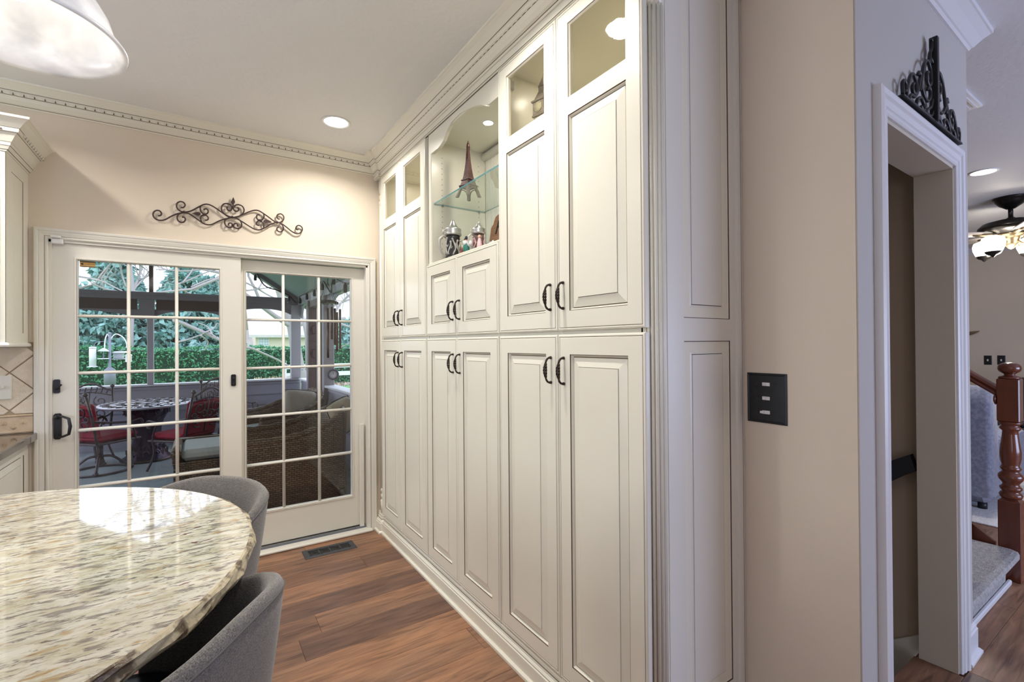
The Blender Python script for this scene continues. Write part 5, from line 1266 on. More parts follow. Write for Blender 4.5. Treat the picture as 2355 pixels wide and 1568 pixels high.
# roof: gable facing the yard, ceiling follows the rafters
t = thing('roof_porch', None, None, (-.55, 6.2, 3.4), kind='structure')
PX = -.555; EZ = 2.17; PZ = EZ+(1.44-PX)*.665
for s_, xe in ((1, 1.62), (-1, 2*PX-1.62)):
    b_ = MB(); zE = PZ-(abs(xe-PX))*.665
    vs = [(PX, B+.151, PZ), (xe, B+.151, zE), (xe, YP+.10, zE), (PX, YP+.10, PZ)]; vs += [(x, y, z+.14) for x, y, z in vs]
    b_.add(vs, [(0, 1, 2, 3), (7, 6, 5, 4), (0, 4, 5, 1), (1, 5, 6, 2), (2, 6, 7, 3), (3, 7, 4, 0)]); b_.obj('roof_plane', PCEIL, t)
    b_ = MB(); vs = []
    for y in (YP-.07, YP+.11):
        for x, z in ((PX, PZ-.075), (xe, zE-.075), (xe, zE-.001), (PX, PZ-.001)): vs.append((x, y, z))
    b_.add(vs, [(0, 1, 2, 3), (7, 6, 5, 4), (0, 4, 5, 1), (1, 5, 6, 2), (2, 6, 7, 3), (3, 7, 4, 0)]); b_.obj('rake_board', PBEAM, t)
b_ = MB(); b_.box(-.585, -.535, YP-.07, YP+.02, zb1, PZ-.05); b_.obj('king_post', mat('stained_post', (.10, .06, .055), .5), t)
# ---- string lights along the rake and the side beam
t = thing('string_lights', 'black string lights with clear bulbs looped below the porch roof', 'string lights', (1.2, 7.5, 2.4))
def rakez(x): return PZ-abs(x-PX)*.665
ap = [up(583, 612, 'Y', 8.6), up(607, 655, 'Y', 8.6), up(640, 668, 'Y', 8.6), up(665, 680, 'Y', 8.6), up(683, 697, 'Y', 8.6), up(690, 681, 'Y', 8.2), up(706, 672, 'Y', 7.8), up(715, 667, 'Y', 7.4), up(727, 663, 'Y', 7.0), up(741, 646, 'Y', 6.6), up(757, 668, 'Y', 6.3), up(762, 672, 'Y', 6.1), up(763, 650, 'Y', 5.9), up(769, 640, 'Y', 5.7), up(780, 646, 'Y', 5.4), up(797, 652, 'Y', 5.1), up(806, 650, 'Y', 4.9)]
b_ = MB(); b_.tube(smooth(ap, 5), .010, 6); b_.obj('cable', BLACK, t)
CB = bpy.data.materials['clear_glass']
for (px, py, Y) in ((587, 645, 8.6), (665, 692, 8.5), (690, 698, 8.2), (706, 689, 7.8), (723, 681, 7.1), (741, 667, 6.6), (767, 654, 5.8), (794, 672, 5.1)):
    p = up(px, py, 'Y', Y)
    b_ = MB(); b_.lathe([(.006, .10), (.012, .085), (.020, .075), (.024, .02), (.018, 0)], p, 10); soc = b_.obj('lamp_socket', BLACK, t)
    b_ = MB(); b_.lathe([(.012, .002), (.030, -.03), (.034, -.06), (.022, -.09), (0, -.10)], p, 12); b_.obj('clear_bulb', CB, soc)
# ---- wind chime
wc = Vector((1.19, 5.41, 0))
t = thing('wind_chime', 'wind chime with a dark scalloped disc and bronze tubes hanging in the porch', 'wind chime', (wc.x, wc.y, 1.8))
CH = mat('chime_bronze', (.20, .11, .08), .35, metal=.6)
zt_ = up(768, 696, 'Y', 5.41).z
b_ = MB(); b_.lathe([(0, zt_+.030), (.05, zt_+.026), (.095, zt_+.012), (.105, zt_-.006), (.095, zt_-.012), (0, zt_-.008)], wc, 20)
for k in range(14): b_.ball((wc.x+.098*math.cos(k*2*pi/14), wc.y+.098*math.sin(k*2*pi/14), zt_-.004), .014, 6)
b_.obj('disc', mat('chime_disc', (.035, .022, .022), .4), t)
b_ = MB()
for k in range(6): b_.tube([(wc.x, wc.y, zt_+.22), (wc.x+.085*math.cos(k*pi/3), wc.y+.085*math.sin(k*pi/3), zt_+.02)], .0016, 4)
b_.tube([(wc.x, wc.y, zt_+.20), (wc.x, wc.y, rakez(wc.x)-.0)], .004, 6); b_.obj('cords', BLACK, t)
for k, (px, y0_, y1_) in enumerate(((754, 709, 823), (770, 709, 793), (775, 718, 808), (782, 711, 802), (763, 706, 780))):
    p0_, p1_ = up(px, y0_, 'Y', 5.41+.05*math.sin(k*2.2)), up(px, y1_, 'Y', 5.41+.05*math.sin(k*2.2))
    b_ = MB(); b_.tube([p0_, Vector((p0_.x, p0_.y, p1_.z))], .0125, 10); b_.tube([p0_, Vector((p0_.x, p0_.y, zt_-.005))], .0015, 4); b_.obj('chime_tube', CH, t)
# ---- round thermometer on the side post
p = up(766, 861, 'Y', 6.86)
t = thing('outdoor_thermometer', 'round dark-rimmed thermometer fixed beside the porch opening', 'thermometer', tuple(p))
tx = p.x-.02
b_ = MB(); b_.lathe([(.050, .0), (.072, -.004), (.078, -.018), (.066, -.026), (.056, -.018)], (p.x, 6.865, p.z), 24, axis='Y'); b_.obj('rim', mat('thermo_rim', (.05, .04, .08), .4), t)
b_ = MB(); b_.lathe([(0, -.012), (.060, -.012), (.060, -.004), (0, -.004)], (p.x, 6.865, p.z), 24, axis='Y'); d_ = b_.obj('dial', mat('dial_white', (.62, .62, .72), .5), t)
b_ = MB(); b_.box(p.x-.002, p.x+.002, 6.849, 6.853, p.z-.005, p.z+.042); b_.obj('needle', BLACK, d_)

# ================================================================= patio furniture
CAST = mat('cast_bronze', (.085, .065, .070), .42, metal=.5, bump=(40, .2)); REDC = mat('red_cushion', (.30, .012, .035), .8, bump=(60, .15))
def scroll(c, r, turns=1.4, s_=1, a0=0.0, n=16):
    return [(c[0]+s_*r*(1-.75*i/n)*math.cos(a0+2*pi*turns*i/n), c[1]+r*(1-.75*i/n)*math.sin(a0+2*pi*turns*i/n)) for i in range(n+1)]
def patio_chair(label, x, y, rz, swivel=False, cush=True):
    t = thing('patio_chair', label, 'chair', (x, y, PF+.009), rz, group='cast metal patio chairs with red cushions', local=True)   # faces local -Y
    def P(u, h): return (u, .25+(h-.45)*.20, h)
    b_ = MB()
    for s_ in (1, -1):
        b_ = MB(); b_.tube([P(.27*s_, .40), P(.28*s_, .75), P(.26*s_, 1.02)], .016, 8); b_.ball(P(.26*s_, 1.04), .028, 8); b_.obj('back_post', CAST, t)
    b_ = MB(); b_.tube(smooth([P(.26, .97), P(.18, 1.0), P(.09, 1.05), P(0, 1.075), P(-.09, 1.05), P(-.18, 1.0), P(-.26, .97)], 4), .013, 8)
    b_.tube(smooth([P(.26, .90), P(.10, .94), P(0, .955), P(-.10, .94), P(-.26, .90)], 4), .010, 6)
    for k in range(7): u = (k-3)*.065; b_.tube([P(u, .93), P(u+.02, 1.03-abs(u)*.2)], .008, 5)
    b_.obj('top_rail', CAST, t)
    b_ = MB()
    for s_ in (1, -1):
        for cu, cz, r, a0 in ((.13, .82, .085, 2.2), (.13, .64, .080, -2.2), (.05, .73, .060, 0), (.19, .73, .045, pi)):
            b_.tube([P(a, c) for a, c in scroll((cu*s_, cz), r, 1.2, s_, a0)], .010, 5)
    b_.tube([P(0, .50), P(0, .94)], .010, 6); b_.obj('back_scrolls', CAST, t)
    b_ = MB(); b_.box(-.25, .25, .0, .07, .47, .93, c=.03)
    if not cush: b_ = MB()
    M = Matrix.Translation((0, .15, 0)) @ Matrix.Translation((0, 0, .47)) @ Matrix.Rotation(-.19, 4, 'X') @ Matrix.Translation((0, 0, -.47)); b_.v = [tuple(M @ Vector(v)) for v in b_.v]
    if cush:
        b_.obj('back_cushion', REDC, t); b_ = MB(); b_.box(-.27, .27, -.30, .20, .42, .50, c=.03); b_.obj('seat_cushion', REDC, t)
    b_ = MB(); b_.tube([(-.27, .24, .40), (.27, .24, .40), (.28, -.30, .40), (-.28, -.30, .40)], .016, 8, closed=True, smooth=False); b_.box(-.26, .26, -.29, .23, .395, .415); b_.obj('seat_frame', CAST, t)
    for s_ in (1, -1):
        b_ = MB(); b_.tube(smooth([P(.28*s_, .70), (.31*s_, .10, .66), (.32*s_, -.12, .64), (.31*s_, -.27, .66), (.30*s_, -.32, .60), (.30*s_, -.27, .56)], 4), .014, 8); b_.tube(smooth([(.31*s_, -.14, .63), (.30*s_, -.20, .52), (.28*s_, -.24, .40)], 4), .012, 6); b_.obj('arm', CAST, t)
    if swivel:
        b_ = MB(); b_.tube([(0, 0, .12), (0, 0, .40)], .035, 10); b_.ball((0, 0, .13), .05, 8); b_.obj('swivel_column', CAST, t)
        for k in range(4):
            a = pi/4+k*pi/2; b_ = MB(); b_.tube(smooth([(0, 0, .20), (.12*math.cos(a), .12*math.sin(a), .19), (.24*math.cos(a), .24*math.sin(a), .09), (.32*math.cos(a), .32*math.sin(a), .03)], 4), [.016]*13, 8); b_.ball((.32*math.cos(a), .32*math.sin(a), .030), .030, 8); b_.obj('base_leg', CAST, t)
        b_ = MB(); b_.tube([(.31*math.cos(a), .31*math.sin(a), .014) for a in [i*2*pi/32 for i in range(32)]], .013, 6, closed=True); b_.obj('base_ring', CAST, t)
    else:
        for sx_ in (1, -1):
            for yy in (-.27, .24):
                b_ = MB(); b_.tube(smooth([(.26*sx_, yy, .40), (.25*sx_, yy*.95, .22), (.30*sx_, yy*1.15, .01)], 4), .014, 8); b_.obj('leg', CAST, t)
    return t
for t_ in (patio_chair('red-cushioned patio chair on a ring base, at the left of the patio table', -.95, 7.30, math.radians(135), True),
           patio_chair('bare-framed patio chair against the half wall, left of the patio table', -1.24, 8.02, math.radians(-10), cush=False),
           patio_chair('red-cushioned patio chair at the near right of the patio table', -.10, 6.93, math.radians(-135)),
           patio_chair('bare-framed patio chair by the half wall, mostly hidden behind the meeting stile', .40, 8.30, math.radians(25), cush=False)):
    t_.scale = (.90, .90, .90)
tx, ty = -.54, 7.75; rx, ry = .50, .64
t = thing('patio_table', 'oval cast metal patio table with a fretwork top and drum pedestal', 'table', (tx, ty, PF))
zt_ = .640
b_ = MB(); b_.lathe([(0, zt_-.028), (.97, zt_-.028), (1.0, zt_-.020), (1.0, zt_-.004), (.98, zt_), (0, zt_)], (tx, ty, 0), 64, sx=rx, sy=ry); 
TTOP = mat('table_top_grey', (.40, .38, .44), .30, metal=.2); b_.obj('tabletop', TTOP, t)
b_ = MB()
for R1, n_, r_s in ((.84, 26, .05), (.55, 16, .05), (.26, 8, .05)):
    for k in range(n_):
        a = 2*pi*k/n_; ca, sa = math.cos(a), math.sin(a)
        b_.tube([(tx+rx*R1*ca+r_s*math.cos(q_)*.9, ty+ry*R1*sa+r_s*math.sin(q_)*.9, zt_+.0015) for q_ in [j*.55+a for j in range(9)]], .006, 4)
o = b_.obj('top_fretwork', mat('fret_dark', (.05, .04, .05), .5), t); o['kind'] = 'stuff'
b_ = MB(); b_.lathe([(.30, zt_-.03), (.34, zt_-.05), (.33, zt_-.14), (.26, zt_-.22), (.22, .30), (.22, .18), (.26, .05), (.33, -.03), (.38, -.06), (.39, -.088), (0, -.088)], (tx, ty, 0), 40, sx=.68, sy=.68)
PURP = mat('pedestal_dark', (.040, .024, .055), .35, metal=.4, bump=(24, .8)); b_.obj('pedestal', PURP, t)
b_ = MB()
for k in range(12):
    a0 = 2*pi*k/12
    for z, r0, rr in ((.06, .262, .05), (.00, .31, .045), (zt_-.10, .345, .04)):
        b_.tube([(tx+(r0+.008)*math.cos(a0+rr/r0*math.cos(q_)), ty+(r0+.008)*math.sin(a0+rr/r0*math.cos(q_)), z+rr*math.sin(q_)) for q_ in [j*.5 for j in range(12)]], .009, 5)
b_.v = [(tx+(v[0]-tx)*.68, ty+(v[1]-ty)*.68, v[2]) for v in b_.v]; b_.lathe([(.27, -.0895), (.285, -.08), (.285, -.066), (.27, -.058)], (tx, ty, 0), 40); o = b_.obj('pedestal_scrolls', CAST, t); o['kind'] = 'stuff'

# ---- wicker seating
WK = bpy.data.materials.new('wicker_weave'); WK.use_nodes = True; nt = WK.node_tree; b = nt.nodes['Principled BSDF']
tcn = nt.nodes.new('ShaderNodeTexCoord')
br = nt.nodes.new('ShaderNodeTexBrick'); br.inputs['Color1'].default_value = (.23, .15, .085, 1); br.inputs['Color2'].default_value = (.13, .085, .045, 1); br.inputs['Mortar'].default_value = (.008, .005, .004, 1)
br.inputs['Scale'].default_value = 1; br.inputs['Brick Width'].default_value = .044; br.inputs['Row Height'].default_value = .018; br.inputs['Mortar Size'].default_value = .0032; br.inputs['Mortar Smooth'].default_value = .6
sp = nt.nodes.new('ShaderNodeSeparateXYZ'); cb = nt.nodes.new('ShaderNodeCombineXYZ'); ad = nt.nodes.new('ShaderNodeMath'); ad.operation = 'ADD'
nt.links.new(tcn.outputs['Object'], sp.inputs[0]); nt.links.new(sp.outputs['X'], ad.inputs[0]); nt.links.new(sp.outputs['Y'], ad.inputs[1]); nt.links.new(ad.outputs[0], cb.inputs['X']); nt.links.new(sp.outputs['Z'], cb.inputs['Y'])
nt.links.new(cb.outputs[0], br.inputs['Vector']); nt.links.new(br.outputs['Color'], b.inputs['Base Color']); b.inputs['Roughness'].default_value = .38
bp = nt.nodes.new('ShaderNodeBump'); bp.inputs['Strength'].default_value = .8; bp.inputs['Distance'].default_value = .01; bp.invert = True
nt.links.new(br.outputs['Fac'], bp.inputs['Height']); nt.links.new(bp.outputs[0], b.inputs['Normal'])
CUSH = mat('cushion_sage', (.46, .47, .43), .9, bump=(300, .2)); TAUPE = mat('pillow_taupe', (.36, .31, .25), .6, bump=(14, 1.0, (1, 1, .35))); PIP = mat('dark_piping', (.03, .025, .02), .7)
def pillow(parent, c, w_, h_, th, M, m, pm_=None):
    b_ = MB(); n = 12; vs = []; fs = []
    for s_ in (1, -1):
        for i in range(n+1):
            for j in range(n+1):
                u, v = 2*i/n-1, 2*j/n-1; e = max(0, (1-u**4)*(1-v**4))**.5; pin = 1-.07*(u*u*v*v)+.0
                wr = 1+.10*math.sin(7*u+3*v)*e
                vs.append(M @ Vector((u*w_/2*pin*(1-.06*(1-u*u)*abs(v)*0), s_*th/2*e*wr, v*h_/2*pin)))
        k = (0 if s_ > 0 else (n+1)**2)
        for i in range(n):
            for j in range(n):
                a = k+i*(n+1)+j; f = (a, a+1, a+n+2, a+n+1); fs.append(f if s_ > 0 else f[::-1])
    b_.add(vs, fs, 0, True); o = b_.obj('cover', m, parent)
    b_ = MB(); ed = [(-1, -1), (-.5, -1), (0, -1), (.5, -1), (1, -1), (1, -.5), (1, 0), (1, .5), (1, 1), (.5, 1), (0, 1), (-.5, 1), (-1, 1), (-1, .5), (-1, 0), (-1, -.5)]
    b_.tube([M @ Vector((u*w_/2*(1-.07*u*u*v*v), 0, v*h_/2*(1-.07*u*u*v*v))) for u, v in ed], .006, 6, closed=True); b_.obj('piping', pm_ or PIP, parent)
def wicker_chair(label, x, y, rz=0.0, D=1.05, W=1.02):
    """faces local -X; x,y = front corner of the near arm"""
    t = thing('wicker_armchair', label, 'armchair', (x, y, PF+.0005), rz, group='brown wicker armchairs', local=True)
    # U-shaped wall: near arm (y=0), back (x=D), far arm (y=W)
    path = [(0, 0, .62), (.15, -.005, .62), (.32, -.008, .62), (.50, -.008, .635), (.68, 0, .675), (.86, .03, .735), (.98, .10, .785), (1.04, .22, .82), (1.06, .36, .84), (1.07, W/2, .85), (1.06, W-.36, .84), (1.04, W-.22, .82), (.98, W-.10, .785), (.86, W-.03, .735), (.68, W, .675), (.50, W+.008, .635), (.32, W+.008, .62), (.15, W+.005, .62), (0, W, .62)]
    P_ = smooth([Vector(p) for p in path], 4); N = len(P_); vs = []; fs = []; th = .085
    for i, p in enumerate(P_):
        a = P_[max(0, i-1)]; c = P_[min(N-1, i+1)]; d = Vector((c.x-a.x, c.y-a.y, 0)).normalized(); n_ = Vector((-d.y, d.x, 0))   # inward
        zt = p.z; fl = .02
        sec = [(fl*-1+.0, .03), (-fl*0, zt*.5), (.0, zt-.05), (.010, zt-.02), (th*.35, zt), (th*.65, zt), (th-.01, zt-.02), (th, zt-.05), (th, zt*.5), (th, .03)]
        base = Vector((p.x, p.y, 0))
        for o_, z in sec: vs.append(base+n_*(o_+ (.03*(1-z/zt) if o_ < th*.5 else 0))+Vector((0, 0, z)))
    k = 10
    fs = [(i*k+j, i*k+(j+1) % k, (i+1)*k+(j+1) % k, (i+1)*k+j) for i in range(N-1) for j in range(k)]+[tuple(range(k)), tuple((N-1)*k+j for j in range(k))[::-1]]
    b_ = MB(); b_.add(vs, fs, 0, True); b_.obj('woven_shell', WK, t)
    b_ = MB(); b_.tube([p+Vector((-(P_[min(N-1, i+1)]-P_[max(0, i-1)]).normalized().y*.042, (P_[min(N-1, i+1)]-P_[max(0, i-1)]).normalized().x*.042, .004)) for i, p in enumerate(P_)], [.034+.006*math.sin(i*2.1) for i in range(N)], 8); b_.obj('braided_rim', WK, t)
    b_ = MB(); b_.box(.01, D-.05, .07, W-.07, .08, .34, c=.02); b_.obj('seat_base', WK, t)
    b_ = MB(); b_.box(-.01, D-.12, .09, W-.09, .345, .47, c=.035); b_.obj('seat_cushion', CUSH, t)
    for (a, c) in ((.05, .05), (.05, W-.05), (D-.1, .08), (D-.1, W-.08)):
        b_ = MB(); b_.lathe([(.025, 0), (.03, .09)], (a, c, 0), 8); b_.obj('leg', PIP, t)
    return t
wicker_chair('brown wicker armchair close behind the right glass door', .20, 4.62, W=.84)
wicker_chair('brown wicker armchair farther back on the porch with a taupe pillow', .62, 6.10, math.radians(25), W=.90).scale = (.93, .93, 1)
t = thing('wicker_ottoman', 'wicker ottoman with a pale seat cushion in front of the armchairs', 'ottoman', (.14, 5.86, PF), local=True)
b_ = MB(); b_.box(-.33, .36, -.36, .40, .07, .36, c=.03); b_.obj('woven_base', WK, t)
b_ = MB(); b_.tube([(-.31, -.34, .44), (-.31, .38, .44)], .045, 8); b_.tube([(-.31, .38, .44), (.34, .38, .44)], .045, 8); b_.box(-.34, -.28, -.35, .40, .33, .44, c=.01); b_.box(-.31, .36, .35, .41, .33, .44, c=.01); b_.obj('woven_rim', WK, t)
b_ = MB(); b_.box(-.27, .35, -.33, .34, .362, .47, c=.035); b_.obj('cushion', CUSH, t)
for a in (-.28, .31):
    for c in (-.31, .35):
        b_ = MB(); b_.lathe([(.022, .0085), (.026, .075)], (a, c, 0), 8); b_.obj('leg', PIP, t)
t = thing('throw_pillow', 'taupe satin pillow leaning in the farther wicker armchair', 'pillow', (1.15, 7.0, .6), group='taupe pillows on the porch')
pc = up(689, 927, 'Y', 6.60); M = Matrix.Translation(pc) @ Matrix.Rotation(-.15, 4, 'Z') @ Matrix.Rotation(.14, 4, 'Y') @ Matrix.Rotation(-.25, 4, 'X')
pillow(t, None, .40, .34, .15, M, TAUPE)
t = thing('throw_pillow', 'tan pillow with dark piping in the wicker armchair nearest the door', 'pillow', (1.15, 5.2, .6), group='taupe pillows on the porch')
pc = up(790, 955, 'Y', 4.95); M = Matrix.Translation(pc) @ Matrix.Rotation(.5, 4, 'Z') @ Matrix.Rotation(-.30, 4, 'Y') @ Matrix.Rotation(-.3, 4, 'X')
pillow(t, None, .32, .34, .13, M, mat('pillow_tan', (.52, .44, .31), .6, bump=(14, 1.0, (1, 1, .35))))
# outdoor AC / grille box on the inner side wall
t = thing('wall_grille', 'small grey louvred panel on the porch half wall beside the opening', 'grille', (1.5, 5.9, .5))
b_ = MB(); b_.box(side_x(5.75)-.035, side_x(5.75)-.012, 5.45, 6.05, .30, .70, c=.004); b_.obj('frame', PBEAM, t)
for k in range(9):
    b_ = MB(); b_.box(side_x(5.75)-.042, side_x(5.75)-.034, 5.49+k*.06, 5.52+k*.06, .33, .67); b_.obj('slat', PSID, t)
# ================================================================= garden
GZ = -.55
s = MB(); s.box(-60, 70, YP+.25, 120, GZ-.3, GZ); s.box(XL-40, XL-.25, 0, YP+.25, GZ-.3, GZ); s.box(1.95, 40, 6.2, YP+.25, GZ-.3, GZ)
struct('lawn', s, mat('lawn_green', (.13, .30, .10), .95, var=(1.3, (1, 1, 1), (.20, .40, .15), .35, .65)))
def leafcloud(pts_fn, n, size, seed, jit=.5):
    """n small folded leaf sprays as one mesh; pts_fn(rnd) -> point, outward direction"""
    rn = np.random.RandomState(seed); P, D = pts_fn(rn, n)
    a = rn.normal(size=(n, 3)); a += D*.6; a /= np.linalg.norm(a, axis=1)[:, None]
    b = np.cross(a, rn.normal(size=(n, 3))); b /= np.linalg.norm(b, axis=1)[:, None]
    sz = size*rn.uniform(.6, 1.4, size=(n, 1))
    v = np.concatenate([P-b*sz*.35, P+a*sz, P+b*sz*.35, P-a*sz*.4], axis=1).reshape(-1, 3)
    f = (np.arange(n)[:, None]*4+np.arange(4)[None]).tolist()
    return v, f
def cloud_obj(name, v, f, m, parent, kind='stuff'):
    me = bpy.data.meshes.new(name); o_ = ORG.get(root(parent).name) if parent else Vector((0, 0, 0))
    me.from_pydata((v-np.array(o_)).tolist(), [], f); me.materials.append(m); me.update()
    o = bpy.data.objects.new(name, me); COL.objects.link(o)
    if parent: o.parent = parent
    if kind: o['kind'] = kind
    return o
HEDGE = mat('hedge_leaf', (.035, .19, .09), .6, var=(6, (1, 1, 1), (.10, .36, .17), .35, .7)); SPR = mat('spruce_needles', (.13, .30, .27), .7, var=(2.2, (1, 1, 1), (.32, .52, .48), .35, .7))
BARK = mat('pale_bark', (.36, .33, .33), .9); DBARK = mat('dark_bark', (.10, .08, .07), .9)
# hedge: a long clipped row
HY0, HY1 = 24.5, 26.2; hx0, hx1 = -24, 19; HT = 1.28
t = thing('clipped_hedge', 'long clipped green hedge across the back of the lawn', 'hedge', (0, 25, GZ))
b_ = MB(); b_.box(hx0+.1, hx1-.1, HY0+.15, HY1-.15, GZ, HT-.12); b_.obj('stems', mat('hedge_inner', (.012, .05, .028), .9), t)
def hp_(rn, n):
    x = rn.uniform(hx0, hx1, n); k = rn.rand(n) < .72
    z = np.where(k, rn.uniform(GZ, HT, n), HT+rn.normal(0, .03, n)); y = np.where(k, HY0+rn.normal(0, .06, n), rn.uniform(HY0, HY1, n))
    z = z+.06*np.sin(x*1.3)*(z > HT-.1)
    D = np.stack([np.zeros(n), np.where(k, -1.0, 0), np.where(k, .3, 1)], 1); return np.stack([x, y, z], 1), D
v, f = leafcloud(hp_, 26000, .085, 5); cloud_obj('foliage', v, f, HEDGE, t)
# mulch strip
def mp_(rn, n):
    x = rn.uniform(-20, 16, n); y = rn.uniform(22.8, 24.6, n); return np.stack([x, y, np.full(n, GZ+.02)], 1), np.tile([0, 0, .3], (n, 1))
v, f = leafcloud(mp_, 9000, .09, 9); o = cloud_obj('fallen_leaves', v, f, mat('dead_leaf', (.36, .24, .19), .9, var=(9, (1, 1, 1), (.62, .50, .44), .4, .6)), None); tag(o, 'brown fallen leaves along the foot of the hedge', 'leaves', kind='stuff')
# spruces
def spruce(label, x, y, h, r, seed, n=9000, z0=GZ):
    t = thing('spruce_tree', label, 'tree', (x, y, z0), group='blue-green spruces behind the hedge')
    b_ = MB(); b_.lathe([(.22, z0), (.16, z0+h*.5), (.03, z0+h*.98)], (x, y, 0), 8); b_.obj('trunk', DBARK, t)
    def pf(rn, m_):
        nb = 150; hb = rn.rand(nb)**1.15*.95+.03; ab = rn.rand(nb)*2*pi; lb = r*(1-hb)**.8*rn.uniform(.75, 1.1, nb)+.15
        i = rn.randint(0, nb, m_); s_ = rn.rand(m_)**.55; L = lb[i]*s_
        ww = .16+.34*(1-s_)*.8*lb[i]/r+.10; off = rn.normal(0, 1, m_)*ww; 
        X = x+np.cos(ab[i])*L-np.sin(ab[i])*off; Y = y+np.sin(ab[i])*L+np.cos(ab[i])*off
        Z = z0+hb[i]*h-.30*L+.16*L*s_-.12*np.abs(off)+rn.normal(0, .10, m_)
        return np.stack([X, Y, np.maximum(Z, z0+.1)], 1), np.stack([np.cos(ab[i]), np.sin(ab[i]), np.full(m_, -.25)], 1)
    v, f = leafcloud(pf, n, .30, seed); cloud_obj('needle_foliage', v, f, SPR, t); return t
def gx(px, y): return up(px, 780, 'Y', y).x
spruce('tall blue-green spruce above the porch beam in the left panes', gx(262, 33), 33, 6.9, 3.6, 11, 15000)
spruce('blue-green spruce right of the porch centre post', gx(425, 32), 32, 6.4, 3.2, 12, 15000)
spruce('low broad spruce at the far left behind the hedge', gx(172, 34), 34, 4.6, 3.6, 13, 12000)
spruce('spruce behind the porch centre post', gx(345, 36), 36, 4.0, 3.4, 14, 12000)
spruce('spruce seen through the right column of the left door', gx(478, 35), 35, 6.2, 2.4, 15, 12000)
spruce('dark spruce seen through the far right panes', gx(800, 30), 30, 3.4, 2.8, 16, 9000)
spruce('small spruce in the haze behind the wind chime', gx(835, 34), 34, 4.0, 3.0, 17, 7000)
# bare trees
def bare(label, base, trunk, seed, depth=5, m=BARK, r0=.13, spread=.55, group=None):
    t = thing('bare_tree', label, 'tree', base, group='bare winter trees')
    rn = random.Random(seed); b_ = MB(); 
    pts = [Vector(p) for p in trunk]; b_.tube(pts, [r0*(1-.5*i/(len(pts)-1)) for i in range(len(pts))], 8); b_.obj('trunk', m, t); b_ = MB()
    def grow(p, d, L, r, k):
        if k == 0 or r < .004: return
        q = [p]; dd = d.copy(); 
        for i in range(4):
            dd = (dd+Vector((rn.gauss(0, .16), rn.gauss(0, .16), rn.gauss(.03, .12)))).normalized(); q.append(q[-1]+dd*L/4)
        b_.tube(q, [r*(1-.45*i/4) for i in range(5)], 5 if k > 2 else 4, caps=False)
        for j in range(3 if k > 1 else 2):
            s_ = q[rn.randint(2, 4)]; nd = (dd+Vector((rn.gauss(0, spread), rn.gauss(0, spread), rn.gauss(.05, spread*.7)))).normalized(); grow(s_, nd, L*rn.uniform(.6, .82), r*.58, k-1)
    for i in range(2, len(pts)):
        for j in range(3):
            d = Vector((rn.gauss(0, 1), rn.gauss(0, .6), rn.gauss(.45, .4))).normalized(); grow(pts[i], d, 2.0*rn.uniform(.7, 1.2), r0*.45, depth)
    b_.obj('branches', m, t); return t
X0 = gx(676, 15)
bare('pale bare tree standing between the white house and the porch corner', (X0+.3, 15, GZ), [(X0+.25, 15, GZ), (X0+.12, 15, .8), (X0-.05, 15, 1.9), (X0-.35, 15, 2.9), (X0-.55, 15, 4.0), (X0-.6, 15, 5.4)], 3, 5, r0=.17)
X1 = gx(560, 13)
t = thing('bare_tree', 'long pale bare limbs reaching down in front of the hedge', 'tree', (X1+1.2, 14, GZ), group='bare winter trees'); b_ = MB()
limbs = [[(400, 736), (430, 748), (470, 765), (503, 780), (540, 795), (575, 800), (600, 810), (640, 828), (665, 842), (700, 850)], [(470, 765), (490, 756), (500, 742)], [(410, 786), (435, 780), (462, 770), (480, 765), (498, 775)], [(462, 771), (478, 786), (470, 806)], [(488, 770), (478, 752), (455, 742)],
         [(566, 650), (590, 662), (620, 680), (650, 690), (690, 700)], [(566, 668), (600, 664), (640, 658)], [(595, 663), (605, 645), (612, 630)], [(160, 632), (230, 645), (262, 660), (300, 678)], [(405, 655), (440, 642), (470, 628), (503, 618)], [(405, 655), (430, 672), (470, 690), (503, 700)], [(420, 650), (440, 625), (450, 605)], [(445, 668), (480, 650), (503, 634)], [(440, 660), (490, 640), (503, 655)],
         [(315, 603), (330, 615), (345, 627)], [(275, 600), (280, 630), (290, 660)], [(210, 650), (240, 664), (290, 672)]]
for lm in limbs:
    q = smooth([up(x, y, 'Y', 13.5+.3*math.sin(i)) for i, (x, y) in enumerate(lm)], 3); b_.tube(q, [.050*(1-.6*i/len(q)) if len(lm) > 8 else .024*(1-.6*i/len(q)) for i in range(len(q))], 5)
p_ = up(700, 850, 'Y', 13.5); b_.tube([p_, (p_.x+.12, 13.6, .2), (p_.x+.15, 13.8, GZ)], [.03, .04, .05], 6)
b_.tube([(p_.x+.15, 13.8, GZ), (p_.x+.1, 13.7, 1.6), up(690, 700, 'Y', 13.5)], [.05, .05, .03], 6); p3 = up(503, 640, 'Y', 13.5); b_.tube([up(690, 700, 'Y', 13.5), up(600, 600, 'Y', 13.5), up(540, 590, 'Y', 13.5), p3, up(440, 665, 'Y', 13.5), up(300, 678, 'Y', 13.5)], [.05, .045, .04, .035, .03, .01], 6)
b_.obj('limbs', BARK, t)
# pine at the left
bare('dark-limbed tree showing above the beam behind the centre post', (gx(300, 29), 29, GZ), [(gx(300, 29), 29, GZ), (gx(300, 29), 29, 2), (gx(305, 29), 29, 4), (gx(296, 29), 29, 6), (gx(300, 29), 29, 8)], 8, 4, m=BARK, r0=.14)
